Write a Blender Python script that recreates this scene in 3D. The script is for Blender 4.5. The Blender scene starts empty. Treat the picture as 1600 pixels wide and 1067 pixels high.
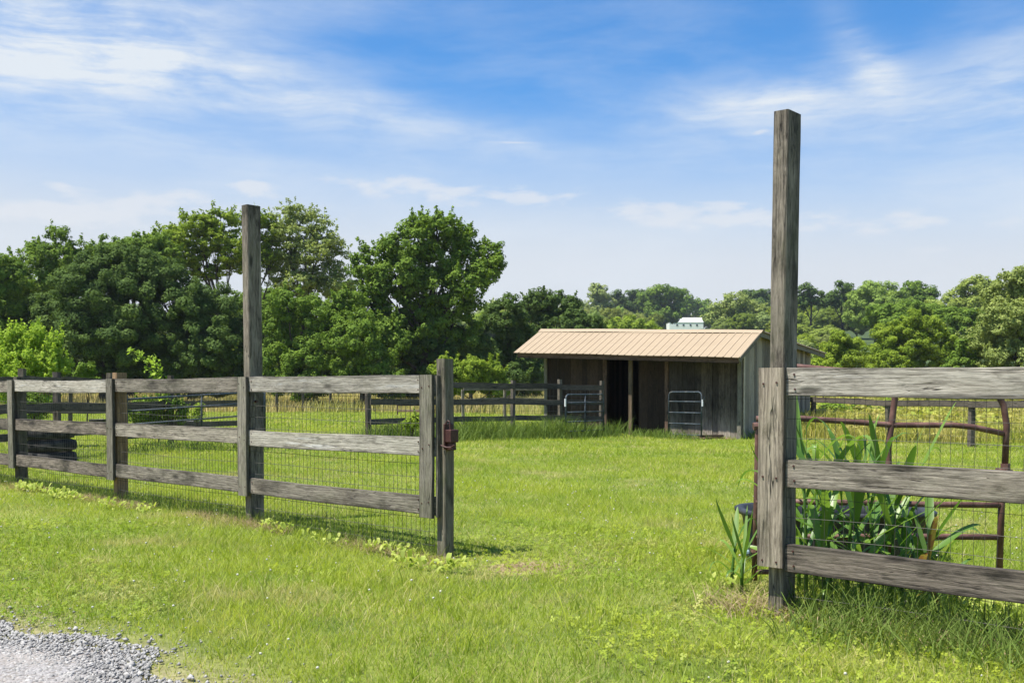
import bpy, math, random
import numpy as np
from mathutils import Vector, Matrix
random.seed(7)
rng = np.random.default_rng(7)
R = math.radians
C = bpy.context.scene.collection
SC = bpy.context.scene

# ------------------------------------------------------------ camera, sky, sun, exposure
F = 1556.0            # focal length in photo pixels
EYE = 1.2
HORIZ = 608.0
TILT = R(-1.6)
YPP = HORIZ + F*math.tan(-TILT)
cam = bpy.data.cameras.new('camera'); camo = bpy.data.objects.new('camera', cam); C.objects.link(camo)
camo.location = (0, 0, EYE); camo.rotation_euler = (R(90)+TILT, 0, 0)
cam.sensor_width = 36; cam.lens = F/1600*36; cam.shift_y = (YPP-533.5)/1600
cam.clip_start = .1; cam.clip_end = 4000
SC.camera = camo

SUN_EL = R(66); SUN_H = Vector((-.93, -.37)).normalized()
sl = bpy.data.lights.new('sun', 'SUN'); sl.energy = 5.0; sl.angle = R(.53); sl.color = (1, .955, .88)
so = bpy.data.objects.new('sun', sl); C.objects.link(so)
sdir = Vector((SUN_H.x*math.cos(SUN_EL), SUN_H.y*math.cos(SUN_EL), math.sin(SUN_EL)))
so.rotation_euler = sdir.to_track_quat('Z', 'Y').to_euler(); so.location = (-20, -20, 60)

SC.view_settings.view_transform = 'Standard'; SC.view_settings.look = 'None'
SC.view_settings.gamma = 1; SC.view_settings.exposure = 0.9
SC.cycles.max_bounces = 6; SC.cycles.transparent_max_bounces = 6
SC.cycles.use_denoising = True

def nodeset(nt):
    N = nt.nodes; L = nt.links
    def new(t, **k):
        n = N.new(t)
        for a, b in k.items(): setattr(n, a, b)
        return n
    def put(sock, v):
        if v is None: return
        if isinstance(v, bpy.types.NodeSocket): L.new(v, sock)
        else: sock.default_value = v
    def m(op, a, b=None, c=None, clamp=False):
        n = new('ShaderNodeMath', operation=op); n.use_clamp = clamp
        put(n.inputs[0], a); put(n.inputs[1], b); put(n.inputs[2], c)
        return n.outputs[0]
    def mix(f, a, b, mode='MIX'):
        n = new('ShaderNodeMix', data_type='RGBA', blend_type=mode)
        put(n.inputs[0], f)
        for i, v in ((6, a), (7, b)):
            if isinstance(v, tuple) and len(v) == 3: v = (*v, 1)
            put(n.inputs[i], v)
        return n.outputs[2]
    def noise(vec, scale=5, detail=4, rough=.5, dist=0, col=False):
        n = new('ShaderNodeTexNoise'); put(n.inputs['Vector'], vec)
        n.inputs['Scale'].default_value = scale; n.inputs['Detail'].default_value = detail
        n.inputs['Roughness'].default_value = rough; n.inputs['Distortion'].default_value = dist
        return n.outputs[1 if col else 0]
    def mapping(vec, scale=(1,1,1), loc=(0,0,0), rot=(0,0,0)):
        n = new('ShaderNodeMapping'); put(n.inputs[0], vec)
        n.inputs['Scale'].default_value = scale; put(n.inputs['Location'], loc); n.inputs['Rotation'].default_value = rot
        return n.outputs[0]
    def ramp(f, a, b, c=0., d=1., smooth=True):
        n = new('ShaderNodeMapRange'); n.interpolation_type = 'SMOOTHSTEP' if smooth else 'LINEAR'
        put(n.inputs[0], f); n.inputs[1].default_value = a; n.inputs[2].default_value = b
        n.inputs[3].default_value = c; n.inputs[4].default_value = d
        return n.outputs[0]
    def comb(x, y, z=0.):
        n = new('ShaderNodeCombineXYZ'); put(n.inputs[0], x); put(n.inputs[1], y); put(n.inputs[2], z); return n.outputs[0]
    return new, put, m, mix, noise, mapping, ramp, comb, L

w = bpy.data.worlds.new('World'); SC.world = w; w.use_nodes = True
nt = w.node_tree; nt.nodes.clear()
new, put, m, mix, noise, mapping, ramp, comb, L = nodeset(nt)
sky = new('ShaderNodeTexSky', sky_type='NISHITA'); sky.sun_disc = False
sky.sun_elevation = SUN_EL; sky.sun_rotation = math.atan2(SUN_H.x, SUN_H.y)
sky.air_density = 1.0; sky.dust_density = .4; sky.ozone_density = 2.0
hs = new('ShaderNodeHueSaturation'); hs.inputs['Saturation'].default_value = 1.15; hs.inputs['Value'].default_value = 1.0
L.new(sky.outputs[0], hs.inputs['Color'])
tc = new('ShaderNodeTexCoord'); sx = new('ShaderNodeSeparateXYZ'); L.new(tc.outputs['Generated'], sx.inputs[0])
u = m('ARCTAN2', sx.outputs[0], sx.outputs[1]); v = m('ARCSINE', sx.outputs[2])
def uv_of(px, py):
    a = math.atan2(px-800, F); return a, math.atan((HORIZ-py)/F*math.cos(a))
def gauss(px, py, ang, sa, sb, k=1.):
    cu, cv = uv_of(px, py); ca, sn = math.cos(R(ang)), math.sin(R(ang))
    du = m('SUBTRACT', u, cu); dv = m('SUBTRACT', v, cv)
    a = m('DIVIDE', m('ADD', m('MULTIPLY', du, ca), m('MULTIPLY', dv, sn)), sa/F)
    b = m('DIVIDE', m('SUBTRACT', m('MULTIPLY', dv, ca), m('MULTIPLY', du, sn)), sb/F)
    e = m('EXPONENT', m('MULTIPLY', m('ADD', m('MULTIPLY', a, a), m('MULTIPLY', b, b)), -1.))
    return m('MULTIPLY', e, k)
def sumup(l):
    r = l[0]
    for x in l[1:]: r = m('ADD', r, x)
    return r
warp = noise(comb(m('MULTIPLY', u, 4.), m('MULTIPLY', v, 9.), 3.), 1., 3, .55)
wv = m('MULTIPLY', m('SUBTRACT', warp, .5), .07)
u2 = m('ADD', u, wv); v2 = m('ADD', v, m('MULTIPLY', wv, .6))
# wispy cirrus, stretched along a gentle downward slope to the right
sA = noise(mapping(comb(u2, v2), (5, 26, 1), rot=(0, 0, R(14))), 1., 7, .62, .25)
sB = noise(mapping(comb(u2, v2), (9, 16, 1), (4, 2, 0), rot=(0, 0, R(-35))), 1., 6, .6, .4)
fld = sumup([gauss(210, 90, -4, 200, 62, 1.15), gauss(40, 115, 8, 170, 75, .85), gauss(100, 200, 0, 300, 60, .3), gauss(480, 165, -14, 250, 48, .62),
             gauss(740, 215, -12, 190, 26, .5), gauss(430, 20, 4, 330, 28, .35), gauss(90, 25, 10, 160, 30, .35),
             gauss(1180, 165, 3, 190, 38, .75), gauss(1345, 95, -50, 70, 28, .85), gauss(1450, 170, -3, 260, 55, .65),
             gauss(1580, 110, 15, 90, 70, .5), gauss(1500, 290, -4, 260, 30, .4), gauss(330, 245, -6, 300, 22, .35),
             gauss(1130, 235, 12, 130, 20, .25)])
sC = noise(mapping(comb(u2, v2), (7, 75, 1), (1, 9, 0), rot=(0, 0, R(11))), 1., 7, .66, .35)
sD = noise(mapping(comb(u2, v2), (12, 60, 1), (6, 3, 0), rot=(0, 0, R(-24))), 1., 7, .66, .5)
tx = m('ADD', m('ADD', m('MULTIPLY', sA, .42), m('MULTIPLY', sB, .3)), m('ADD', m('MULTIPLY', sC, .24), m('MULTIPLY', sD, .18)))
cir = m('MULTIPLY', fld, ramp(tx, .42, .74, .20, 1.25))
veil = m('MULTIPLY', ramp(noise(mapping(comb(u2, v2), (3, 12, 1), (7, 1, 0), (0, 0, R(8))), 1., 7, .62), .38, .72), .42)
veil = m('MULTIPLY', veil, ramp(v, .45, .1, .35, 1))
# low puffy cumulus bank
cn = noise(mapping(comb(u, v), (20, 60, 1), (2, 5, 0)), 1., 6, .55, .1)
cf = sumup([gauss(120, 335, 2, 150, 26, .95), gauss(600, 290, -3, 85, 16, 1.), gauss(780, 308, 0, 140, 16, .95), gauss(330, 305, 0, 130, 16, .5),
            gauss(1085, 335, -2, 150, 17, 1.2), gauss(1350, 350, -2, 220, 18, .8), gauss(1184, 210, 8, 15, 5, 1.1),
            gauss(385, 292, 0, 40, 10, .8), gauss(95, 291, 0, 22, 6, .8), gauss(1500, 395, 0, 150, 15, .4), gauss(380, 335, 0, 300, 20, .4)])
cum = m('MULTIPLY', ramp(m('ADD', cn, m('MULTIPLY', m('MINIMUM', cf, 1.), .26)), .57, .80), ramp(cf, .05, .6))
trail = gauss(803, 226, -1, 26, 1.3, .55)
haze = m('ADD', ramp(m('ADD', v, m('MULTIPLY', u, .03)), .30, .115, 0, .86), m('MULTIPLY', m('EXPONENT', m('MULTIPLY', m('MAXIMUM', v, 0.), -1/.2)), .20))
tint = new('ShaderNodeVectorMath', operation='MULTIPLY'); L.new(hs.outputs[0], tint.inputs[0]); tint.inputs[1].default_value = (.34, .83, 1.13)
base = mix(m('MULTIPLY', haze, 1., clamp=True), tint.outputs[0], (4.55, 4.8, 5.15))
c1 = mix(m('ADD', m('MULTIPLY', cir, .72), veil, clamp=True), base, (4.85, 5.25, 5.7))
c2 = mix(m('ADD', m('MULTIPLY', cum, .62), trail, clamp=True), c1, (5.1, 5.25, 5.5))
bg = new('ShaderNodeBackground'); L.new(c2, bg.inputs[0]); bg.inputs[1].default_value = .085
wo = new('ShaderNodeOutputWorld'); L.new(bg.outputs[0], wo.inputs[0])

# ------------------------------------------------------------ helpers
def sstep(x, a, b):
    t = np.clip((np.asarray(x, float)-a)/(b-a), 0, 1); return t*t*(3-2*t)
def gz(x, y):
    x = np.asarray(x, float); y = np.asarray(y, float)
    z = -.17*np.exp(-(((x-7)/7)**2+((y-25)/8)**2))
    z = z + .012*np.sin(x*1.7+y*.6)*np.sin(y*1.3-x*.4) + .02*np.sin(x*.5+1)*np.sin(y*.37)
    z = z - .075*np.exp(-(((x+.6)/1.7)**2+((y-7.1)/1.1)**2))
    z = z - 1.4*np.exp(-(((x-69)/26)**2+((y-372)/26)**2)) + .5*sstep(y, 45, 85) + 20*sstep(y, 95, 430) + 5.5*sstep(x, 15, 75)*sstep(y, 70, 180)
    return z
def P(px, py, Z):
    dx = (px-800)/F; dy = (YPP-py)/F
    ca, sa = math.cos(TILT), math.sin(TILT)
    r = Vector((dx, ca-dy*sa, sa+dy*ca)); k = Z/r.y
    return Vector((0, 0, EYE))+r*k
def X_at(px, Z, py=HORIZ): return P(px, py, Z).x
def G(px, Z):
    x = (px-800)/F*Z; return Vector((x, Z, float(gz(x, Z))))

class MB:
    def __init__(s): s.v = []; s.f = []; s.n = 0; s.a = []
    def add(s, vs, fs, var=None):
        s.v.append(np.asarray(vs, float).reshape(-1, 3)); s.f += [tuple(i+s.n for i in f) for f in fs]; s.n += len(vs)
        s.a += [var if var is not None else .5]*len(fs)
    def box(s, c, d, ax=None, var=None):
        X, Y, Zv = ax or (Vector((1,0,0)), Vector((0,1,0)), Vector((0,0,1)))
        c = Vector(c); vs = []
        for k in (-1, 1):
            for j in (-1, 1):
                for i in (-1, 1): vs.append(c+X*(i*d[0]/2)+Y*(j*d[1]/2)+Zv*(k*d[2]/2))
        s.add(vs, [(0,2,3,1),(4,5,7,6),(0,1,5,4),(2,6,7,3),(0,4,6,2),(1,3,7,5)], var)
    def tube(s, pts, r, n=8, caps=True):
        pts = [Vector(p) for p in pts]; rs = r if hasattr(r, '__len__') else [r]*len(pts)
        vs = []; up = None
        for i, p in enumerate(pts):
            d = (pts[min(i+1, len(pts)-1)]-pts[max(i-1, 0)]).normalized()
            if up is None: up = Vector((0,0,1)) if abs(d.z) < .9 else Vector((1,0,0))
            a = d.cross(up).normalized(); b = a.cross(d).normalized(); up = b
            for k in range(n):
                t = 2*math.pi*k/n; vs.append(p+(a*math.cos(t)+b*math.sin(t))*rs[i])
        fs = [(i*n+k, i*n+(k+1) % n, (i+1)*n+(k+1) % n, (i+1)*n+k) for i in range(len(pts)-1) for k in range(n)]
        if caps: fs += [tuple(range(n-1, -1, -1)), tuple((len(pts)-1)*n+k for k in range(n))]
        s.add(vs, fs)
    def build(s, name, mat, parent=None, origin=(0,0,0), smooth=False):
        o = Vector(origin) if origin is not None else Vector((0,0,0))
        me = bpy.data.meshes.new(name); V = np.concatenate(s.v) - np.array(o)
        me.from_pydata(V.tolist(), [], s.f)
        if smooth: me.polygons.foreach_set('use_smooth', [True]*len(s.f))
        return link(name, me, mat, parent, o)
def link(name, me, mat, parent=None, o=(0,0,0)):
    me.materials.append(mat); ob = bpy.data.objects.new(name, me); C.objects.link(ob)
    ob.location = Vector(o)
    if parent: ob.parent = parent; ob.location = Vector(o)-parent.location
    return ob
def np_mesh(name, V, Fq, var=None, smooth=False):
    """V (n,3); Fq (m,k) faces all of one size"""
    me = bpy.data.meshes.new(name); k = Fq.shape[1]; mm = len(Fq)
    me.vertices.add(len(V)); me.vertices.foreach_set('co', V.astype(np.float32).ravel())
    me.loops.add(mm*k); me.loops.foreach_set('vertex_index', Fq.astype(np.int32).ravel())
    me.polygons.add(mm); me.polygons.foreach_set('loop_start', np.arange(0, mm*k, k, dtype=np.int32))
    if smooth: me.polygons.foreach_set('use_smooth', np.ones(mm, bool))
    if var is not None:
        a = me.attributes.new('var', 'FLOAT', 'FACE'); a.data.foreach_set('value', var.astype(np.float32))
    me.update(calc_edges=True)
    return me
def thing(name, loc, label, cat, group=None):
    o = bpy.data.objects.new(name, None); C.objects.link(o); o.location = loc; o.empty_display_size = .2
    return tag(o, label, cat, group)
def tag(o, label=None, cat=None, group=None, kind=None):
    if label: o['label'] = label
    if cat: o['category'] = cat
    if group: o['group'] = group
    if kind: o['kind'] = kind
    return o

# ------------------------------------------------------------ materials
def mat(name):
    mt = bpy.data.materials.new(name); mt.use_nodes = True; nt = mt.node_tree
    b = nt.nodes['Principled BSDF']; b.inputs['Specular IOR Level'].default_value = .3
    return mt, b, nodeset(nt)
def bump(ns, b, h, s=.4, d=.01):
    new, put = ns[0], ns[1]
    n = new('ShaderNodeBump'); n.inputs['Strength'].default_value = s; n.inputs['Distance'].default_value = d
    put(n.inputs['Height'], h); put(b.inputs['Normal'], n.outputs[0])
def wood(name, light, dark, blotch=.5, moss=0., grain=1., tint=(.2,.15,.1), tintamt=.15, topwear=False):
    """grain runs along the object's own X axis"""
    mt, b, ns = mat(name); new, put, m, mix, noise, mapping, ramp, comb, L = ns
    t = new('ShaderNodeTexCoord'); oi = new('ShaderNodeObjectInfo')
    off = m('MULTIPLY', oi.outputs['Random'], 57.)
    v = new('ShaderNodeVectorMath', operation='ADD'); L.new(t.outputs['Object'], v.inputs[0]); L.new(comb(off, off, off), v.inputs[1])
    vec = v.outputs[0]
    fine = noise(mapping(vec, (8*grain, 85*grain, 85*grain)), 1., 6, .75, .5)
    med = noise(mapping(vec, (4.2, 24, 24)), 1., 7, .72, 1.3)
    # cathedral figure: rings bent by slow noise
    wv = new('ShaderNodeTexWave', wave_type='BANDS', bands_direction='Y'); wv.wave_profile = 'SAW'
    put(wv.inputs['Vector'], mapping(vec, (.9, 9, 9))); wv.inputs['Scale'].default_value = 1.7
    wv.inputs['Distortion'].default_value = 9; wv.inputs['Detail'].default_value = 2; wv.inputs['Detail Scale'].default_value = .9
    big = noise(mapping(vec, (1.6, 4, 4)), 1., 6, .68)
    spots = noise(mapping(vec, (6, 9, 9)), 1., 5, .7)
    k = new('ShaderNodeTexVoronoi'); k.feature = 'F1'; put(k.inputs['Vector'], mapping(vec, (1.9, 6, 6))); k.inputs['Scale'].default_value = 1.
    knot = ramp(k.outputs['Distance'], .05, .17, 1, 0)
    f = m('ADD', m('MULTIPLY', fine, .38), m('ADD', m('MULTIPLY', med, .62), m('MULTIPLY', wv.outputs['Fac'], .12)))
    f = ramp(f, .36, .72)
    col = mix(f, dark, light)
    col = mix(m('MULTIPLY', ramp(big, .47, .68), blotch), col, tuple(x*.35 for x in dark))
    col = mix(m('MULTIPLY', ramp(spots, .56, .7), .5*blotch), col, tuple(x*.3 for x in dark))
    col = mix(m('MULTIPLY', ramp(noise(mapping(vec, (1.2, 3, 3), (5, 5, 5)), 1., 4, .6), .5, .7), tintamt), col, tint)
    if moss: col = mix(m('MULTIPLY', ramp(noise(mapping(vec, (3, 8, 8), (9, 1, 2)), 1., 6, .7), .45, .65), moss), col, (.09, .11, .04))
    pale = noise(mapping(vec, (1.5, 22, 22), (3, 8, 1)), 1., 4, .7)
    col = mix(m('MULTIPLY', ramp(pale, .56, .72), .55), col, tuple(min(.6, x*1.55) for x in light))
    col = mix(m('MULTIPLY', knot, .8), col, tuple(x*.3 for x in dark))
    sep = new('ShaderNodeSeparateXYZ'); L.new(t.outputs['Object'], sep.inputs[0])
    edge = ramp(m('ADD', m('ABSOLUTE', sep.outputs[1]), m('MULTIPLY', noise(mapping(vec, (3, 20, 20)), 1., 6, .75), .06)), .078, .105)
    col = mix(m('MULTIPLY', edge, .75), col, tuple(x*.4 for x in dark))
    if name == 'shed_boards_weathered':
        low_ = ramp(m('ADD', sep.outputs[0], m('MULTIPLY', noise(mapping(vec, (1.2, 9, 9), (2, 6, 1)), 1., 5, .7), 1.8)), 2.0, .9)
        col = mix(m('MULTIPLY', low_, .8), col, mix(fine, (.16,.13,.10), (.50,.44,.35)))
    ck = noise(mapping(vec, (1.3, 26, 26), (2, 2, 7)), 1., 3, .55, .5)
    crack = ramp(m('ABSOLUTE', m('SUBTRACT', ck, .5)), .0, .014, 1, 0)
    crack = m('MULTIPLY', crack, ramp(noise(mapping(vec, (1.5, 5, 5), (4, 0, 3)), 1., 3, .5), .45, .6))
    col = mix(m('MULTIPLY', crack, .85), col, (.012, .01, .008))
    br = m('ADD', m('MULTIPLY', oi.outputs['Random'], .35), .82)
    if name.startswith('shed_boards'):
        isl = new('ShaderNodeNewGeometry').outputs['Random Per Island']; br = m('MULTIPLY', br, m('ADD', .5, m('MULTIPLY', isl, 1.0)))
    g = new('ShaderNodeVectorMath', operation='SCALE'); L.new(col, g.inputs[0]); L.new(br, g.inputs['Scale'])
    put(b.inputs['Base Color'], g.outputs[0]); b.inputs['Roughness'].default_value = .85
    h = m('ADD', m('MULTIPLY', fine, .7), m('ADD', m('MULTIPLY', wv.outputs['Fac'], .25), m('ADD', m('MULTIPLY', knot, -.5), m('MULTIPLY', crack, -1.2))))
    bump(ns, b, h, .8, .007)
    return mt
M = {}
M['rail'] = wood('weathered_rail', (.37,.325,.26), (.075,.062,.046), .75, .12)
M['rail_pale'] = wood('weathered_rail_pale', (.49,.45,.375), (.13,.115,.09), .6, .08)
M['rail_dark'] = wood('weathered_rail_dark', (.29,.24,.19), (.045,.037,.028), .95, .1)
M['cover'] = wood('cover_board', (.29,.265,.205), (.07,.062,.046), .35, .25)
M['cover_warm'] = wood('cover_board_warm', (.34,.29,.22), (.085,.068,.048), .6, .15)
M['post_dark'] = wood('post_dark', (.18,.152,.115), (.047,.039,.029), .8, .3)
M['post_streak'] = wood('post_streaked', (.27,.235,.18), (.05,.043,.031), .95, .2)
M['post_tan'] = wood('post_tan', (.36,.235,.12), (.12,.075,.04), .35, .05)
M['post_grey'] = wood('post_grey', (.21,.185,.14), (.07,.06,.042), .5, .4)
M['far_rail'] = wood('far_rail', (.15,.125,.10), (.05,.042,.034), .6, .1)
M['shed_dark'] = wood('shed_boards_dark', (.17,.105,.072), (.034,.021,.014), .5, 0, tint=(.07,.03,.02), tintamt=.4)
M['shed_low'] = wood('shed_boards_weathered', (.30,.25,.195), (.045,.032,.023), .95, 0, tint=(.09,.045,.028), tintamt=.4)
M['shed_gable'] = wood('shed_boards_greygreen', (.62,.54,.43), (.34,.29,.22), .3, .1)
M['shed_tan'] = wood('shed_post_tan', (.17,.12,.075), (.08,.055,.032), .5, 0)
M['barge'] = wood('barge_board', (.24,.22,.175), (.10,.09,.07), .3, .1)

def paint(name, col, rough=.5, metal=0., var=.15, scale=20, rust=None, rustamt=0., bumpk=.1, spec=.4):
    mt, b, ns = mat(name); new, put, m, mix, noise, mapping, ramp, comb, L = ns
    t = new('ShaderNodeTexCoord').outputs['Object']
    n = noise(t, scale, 5, .65)
    c = mix(m('MULTIPLY', ramp(n, .35, .7), var*2), col, tuple(x*.55 for x in col))
    if rust: c = mix(m('MULTIPLY', ramp(noise(t, scale*.6, 6, .7), .48, .6), rustamt), c, rust)
    put(b.inputs['Base Color'], c); b.inputs['Roughness'].default_value = rough; b.inputs['Metallic'].default_value = metal
    b.inputs['Specular IOR Level'].default_value = spec
    bump(ns, b, n, bumpk, .003)
    return mt
M['rust'] = paint('rusty_pipe', (.115,.055,.042), .6, .0, .3, 12, (.20,.11,.085), .6, .2)
M['latch'] = paint('rusted_latch', (.05,.015,.012), .55, 0, .3, 25, (.09,.035,.024), .6, .2)
M['bluegate'] = paint('blue_tube', (.03,.047,.062), .6, 0, .2, 9, (.2,.19,.17), .35, .1)
M['wire'] = paint('galvanised_wire', (.075,.07,.06), .6, .3, .2, 30)
M['wire_pale'] = paint('galvanised_wire_pale', (.12,.12,.11), .55, .4, .2, 30)
M['tank'] = paint('black_rubber_tank', (.022,.024,.028), .5, 0, .3, 8, (.06,.06,.06), .4, .1)
M['tyre'] = paint('old_tyre_rubber', (.018,.017,.016), .95, 0, .3, 10, (.07,.065,.06), .6, .2)
M['white'] = paint('white_cladding', (.70,.70,.70), .6, 0, .06, 3)
M['glass_dark'] = paint('dark_window', (.03,.035,.04), .2)
M['bark'] = paint('bark', (.075,.062,.048), .9, 0, .5, 6, (.13,.12,.10), .5, .5, .1)
M['bark_pale'] = paint('bark_pale', (.24,.22,.19), .9, 0, .4, 5, (.10,.09,.075), .5, .5, .1)
M['soil'] = paint('bare_soil', (.20,.135,.09), .95, 0, .4, 9, (.11,.075,.05), .6, .6, .1)
M['terracotta'] = paint('orange_tiles', (.42,.20,.12), .8, 0, .3, 14)
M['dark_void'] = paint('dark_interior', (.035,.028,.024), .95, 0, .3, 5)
M['clover'] = paint('clover_head', (.50,.49,.40), .9, 0, .2, 200)

def leafmat(name, a, bcol, c=None, trans=.35, rough=.65, objvar=.0, posn=0., dry=None, dryk=0., spec=.06):
    mt, b, ns = mat(name); new, put, m, mix, noise, mapping, ramp, comb, L = ns
    at = new('ShaderNodeAttribute'); at.attribute_name = 'var'
    col = mix(at.outputs['Fac'], a, bcol)
    geo = new('ShaderNodeNewGeometry').outputs['Position']
    if posn:
        n1 = noise(geo, posn, 4, .6)
        col = mix(m('MULTIPLY', ramp(n1, .35, .68), .75), col, c)
    if name == 'lawn_blades':
        col = mix(m('MULTIPLY', ramp(noise(geo, .45, 5, .6), .42, .62), .45), col, (.13,.24,.025))
        col = mix(m('MULTIPLY', ramp(noise(mapping(geo, (1, 1, 1), (9, 3, 0)), 2.6, 5, .65), .5, .66), .5), col, (.12,.22,.025))
    if dry:
        n2 = noise(mapping(geo, (1, 1, 1), (31, 7, 0)), .9, 5, .62)
        k = m('MULTIPLY', ramp(m('ADD', n2, m('MULTIPLY', at.outputs['Fac'], .18)), .6, .78), dryk)
        k2 = m('MULTIPLY', ramp(at.outputs['Fac'], .86, .9), .8)
        col = mix(m('MAXIMUM', k, k2), col, dry)
    if objvar:
        oi = new('ShaderNodeObjectInfo').outputs['Random']
        h = new('ShaderNodeHueSaturation'); put(h.inputs['Color'], col)
        put(h.inputs['Hue'], m('ADD', .5-.018*objvar, m('MULTIPLY', oi, .036*objvar)))
        put(h.inputs['Value'], m('ADD', 1-.35*objvar, m('MULTIPLY', m('FRACT', m('MULTIPLY', oi, 7.31)), .7*objvar)))
        put(h.inputs['Saturation'], m('ADD', 1-.2*objvar, m('MULTIPLY', m('FRACT', m('MULTIPLY', oi, 3.77)), .3*objvar)))
        col = h.outputs[0]
    put(b.inputs['Base Color'], col); b.inputs['Roughness'].default_value = rough; b.inputs['Specular IOR Level'].default_value = spec
    tr = new('ShaderNodeBsdfTranslucent')
    bright = new('ShaderNodeVectorMath', operation='MULTIPLY'); put(bright.inputs[0], col); bright.inputs[1].default_value = (1.3, 1.3, .75)
    put(tr.inputs[0], bright.outputs[0])
    mx = new('ShaderNodeMixShader'); mx.inputs[0].default_value = trans
    L.new(b.outputs[0], mx.inputs[1]); L.new(tr.outputs[0], mx.inputs[2])
    L.new(mx.outputs[0], mt.node_tree.nodes['Material Output'].inputs[0])
    return mt
M['leaf_dark'] = leafmat('leaf_dark', (.052,.092,.022), (.125,.19,.042), trans=0.28)
M['leaf_mid'] = leafmat('leaf_mid', (.076,.138,.02), (.205,.30,.042), trans=0.32)
M['leaf_bright'] = leafmat('leaf_bright', (.115,.185,.018), (.31,.395,.045), trans=0.36)
M['leaf_pale'] = leafmat('leaf_pale', (.18,.235,.06), (.34,.395,.12), trans=0.34)
M['leaf_hill'] = leafmat('leaf_hill', (.14,.19,.028), (.29,.36,.06), trans=0.34, objvar=1.)
M['leaf_lime'] = leafmat('leaf_lime', (.20,.32,.035), (.40,.52,.08), trans=.45)
M['leaf_corn'] = leafmat('leaf_corn', (.08,.175,.025), (.20,.32,.055), trans=.4, rough=.4, spec=.5)
M['leaf_corn_dry'] = leafmat('leaf_corn_dry', (.26,.24,.06), (.20,.09,.05), trans=.35)
M['weed'] = leafmat('weed_leaf', (.24,.33,.05), (.50,.54,.15), trans=.4)
M['lawn'] = leafmat('lawn_blades', (.215,.292,.024), (.52,.565,.08), (.38,.43,.05), spec=.18, rough=.5, trans=.42, posn=1.3, dry=(.52,.43,.23), dryk=.75)
M['meadow'] = leafmat('meadow_blades', (.48,.40,.17), (.66,.52,.28), (.36,.38,.11), trans=.35, posn=.16)
M['goldweed'] = leafmat('tall_weeds', (.26,.32,.05), (.50,.46,.10), (.48,.40,.15), trans=.35, posn=.7)
M['rank'] = leafmat('rank_grass', (.085,.145,.025), (.19,.25,.06), trans=.3)
M['straw'] = leafmat('dead_grass', (.42,.32,.19), (.27,.21,.12), trans=.2)

# ground
mt, b, ns = mat('ground'); new, put, m, mix, noise, mapping, ramp, comb, L = ns
g = new('ShaderNodeNewGeometry').outputs['Position']
gs = new('ShaderNodeSeparateXYZ'); L.new(g, gs.inputs[0])
c = mix(ramp(noise(g, .9, 6, .65), .35, .65), (.11,.15,.022), (.22,.25,.045))
c = mix(m('MULTIPLY', ramp(noise(g, 22, 5, .7), .4, .7), .55), c, (.055,.085,.02))
c = mix(m('MULTIPLY', ramp(noise(mapping(g, loc=(31,7,0)), .9, 5, .62), .6, .75), .35), c, (.27,.21,.11))
rd = m('ADD', m('MULTIPLY', gs.outputs[0], -.651), m('MULTIPLY', gs.outputs[1], -.759))
rd = m('ADD', rd, m('MULTIPLY', noise(g, 2.2, 5, .7), .7))
c = mix(m('MULTIPLY', ramp(rd, -2.35, -1.75), .85), c, mix(ramp(noise(g, 14, 5, .7), .4, .6), (.20,.165,.095), (.33,.29,.15)))
bx_ = m('MULTIPLY', m('SUBTRACT', gs.outputs[0], .1), 1/.42); by_ = m('MULTIPLY', m('SUBTRACT', gs.outputs[1], 6.95), 1/.36)
bd_ = m('ADD', m('ADD', m('MULTIPLY', bx_, bx_), m('MULTIPLY', by_, by_)), m('MULTIPLY', noise(g, 6, 4, .7), .9))
c = mix(ramp(bd_, 1.2, .6), c, mix(ramp(noise(g, 40, 4, .7), .4, .6), (.24,.18,.11), (.44,.35,.21)))
far = ramp(gs.outputs[1], 50, 58)
c = mix(far, c, mix(ramp(noise(g, .1, 4), .4, .6), (.24,.26,.07), (.36,.31,.11)))
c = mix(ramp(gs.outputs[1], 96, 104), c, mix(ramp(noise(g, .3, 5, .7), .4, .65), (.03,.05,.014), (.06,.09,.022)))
c = mix(m('MULTIPLY', ramp(gs.outputs[1], 330, 345), m('MULTIPLY', ramp(gs.outputs[0], 38, 46), ramp(gs.outputs[0], 90, 80))), c, (.20,.26,.06))
put(b.inputs['Base Color'], c); b.inputs['Roughness'].default_value = .95
bump(ns, b, noise(g, 40, 5, .7), .6, .03); M['ground'] = mt
# gravel
mt, b, ns = mat('gravel_bed'); new, put, m, mix, noise, mapping, ramp, comb, L = ns
g = new('ShaderNodeNewGeometry').outputs['Position']
vo = new('ShaderNodeTexVoronoi'); put(vo.inputs['Vector'], g); vo.inputs['Scale'].default_value = 55
c = mix(ramp(noise(g, 60, 3), .3, .7), (.22,.215,.215), (.34,.33,.325))
c = mix(ramp(vo.outputs['Distance'], .5, .8), c, (.14,.13,.12))
c = mix(m('MULTIPLY', ramp(noise(g, .8, 3), .5, .62), .4), c, (.30,.25,.20))
put(b.inputs['Base Color'], c); b.inputs['Roughness'].default_value = .95
bump(ns, b, m('MULTIPLY', vo.outputs['Distance'], -1.), .8, .012); M['gravel'] = mt
mt, b, ns = mat('gravel_stone'); new, put, m, mix, noise, mapping, ramp, comb, L = ns
at = new('ShaderNodeAttribute'); at.attribute_name = 'var'
g = new('ShaderNodeNewGeometry').outputs['Position']
c = mix(at.outputs['Fac'], (.13,.127,.122), (.43,.415,.39))
c = mix(m('MULTIPLY', ramp(noise(g, 90, 4), .4, .7), .3), c, (.23,.21,.185))
put(b.inputs['Base Color'], c); b.inputs['Roughness'].default_value = .9; M['stone'] = mt
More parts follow.
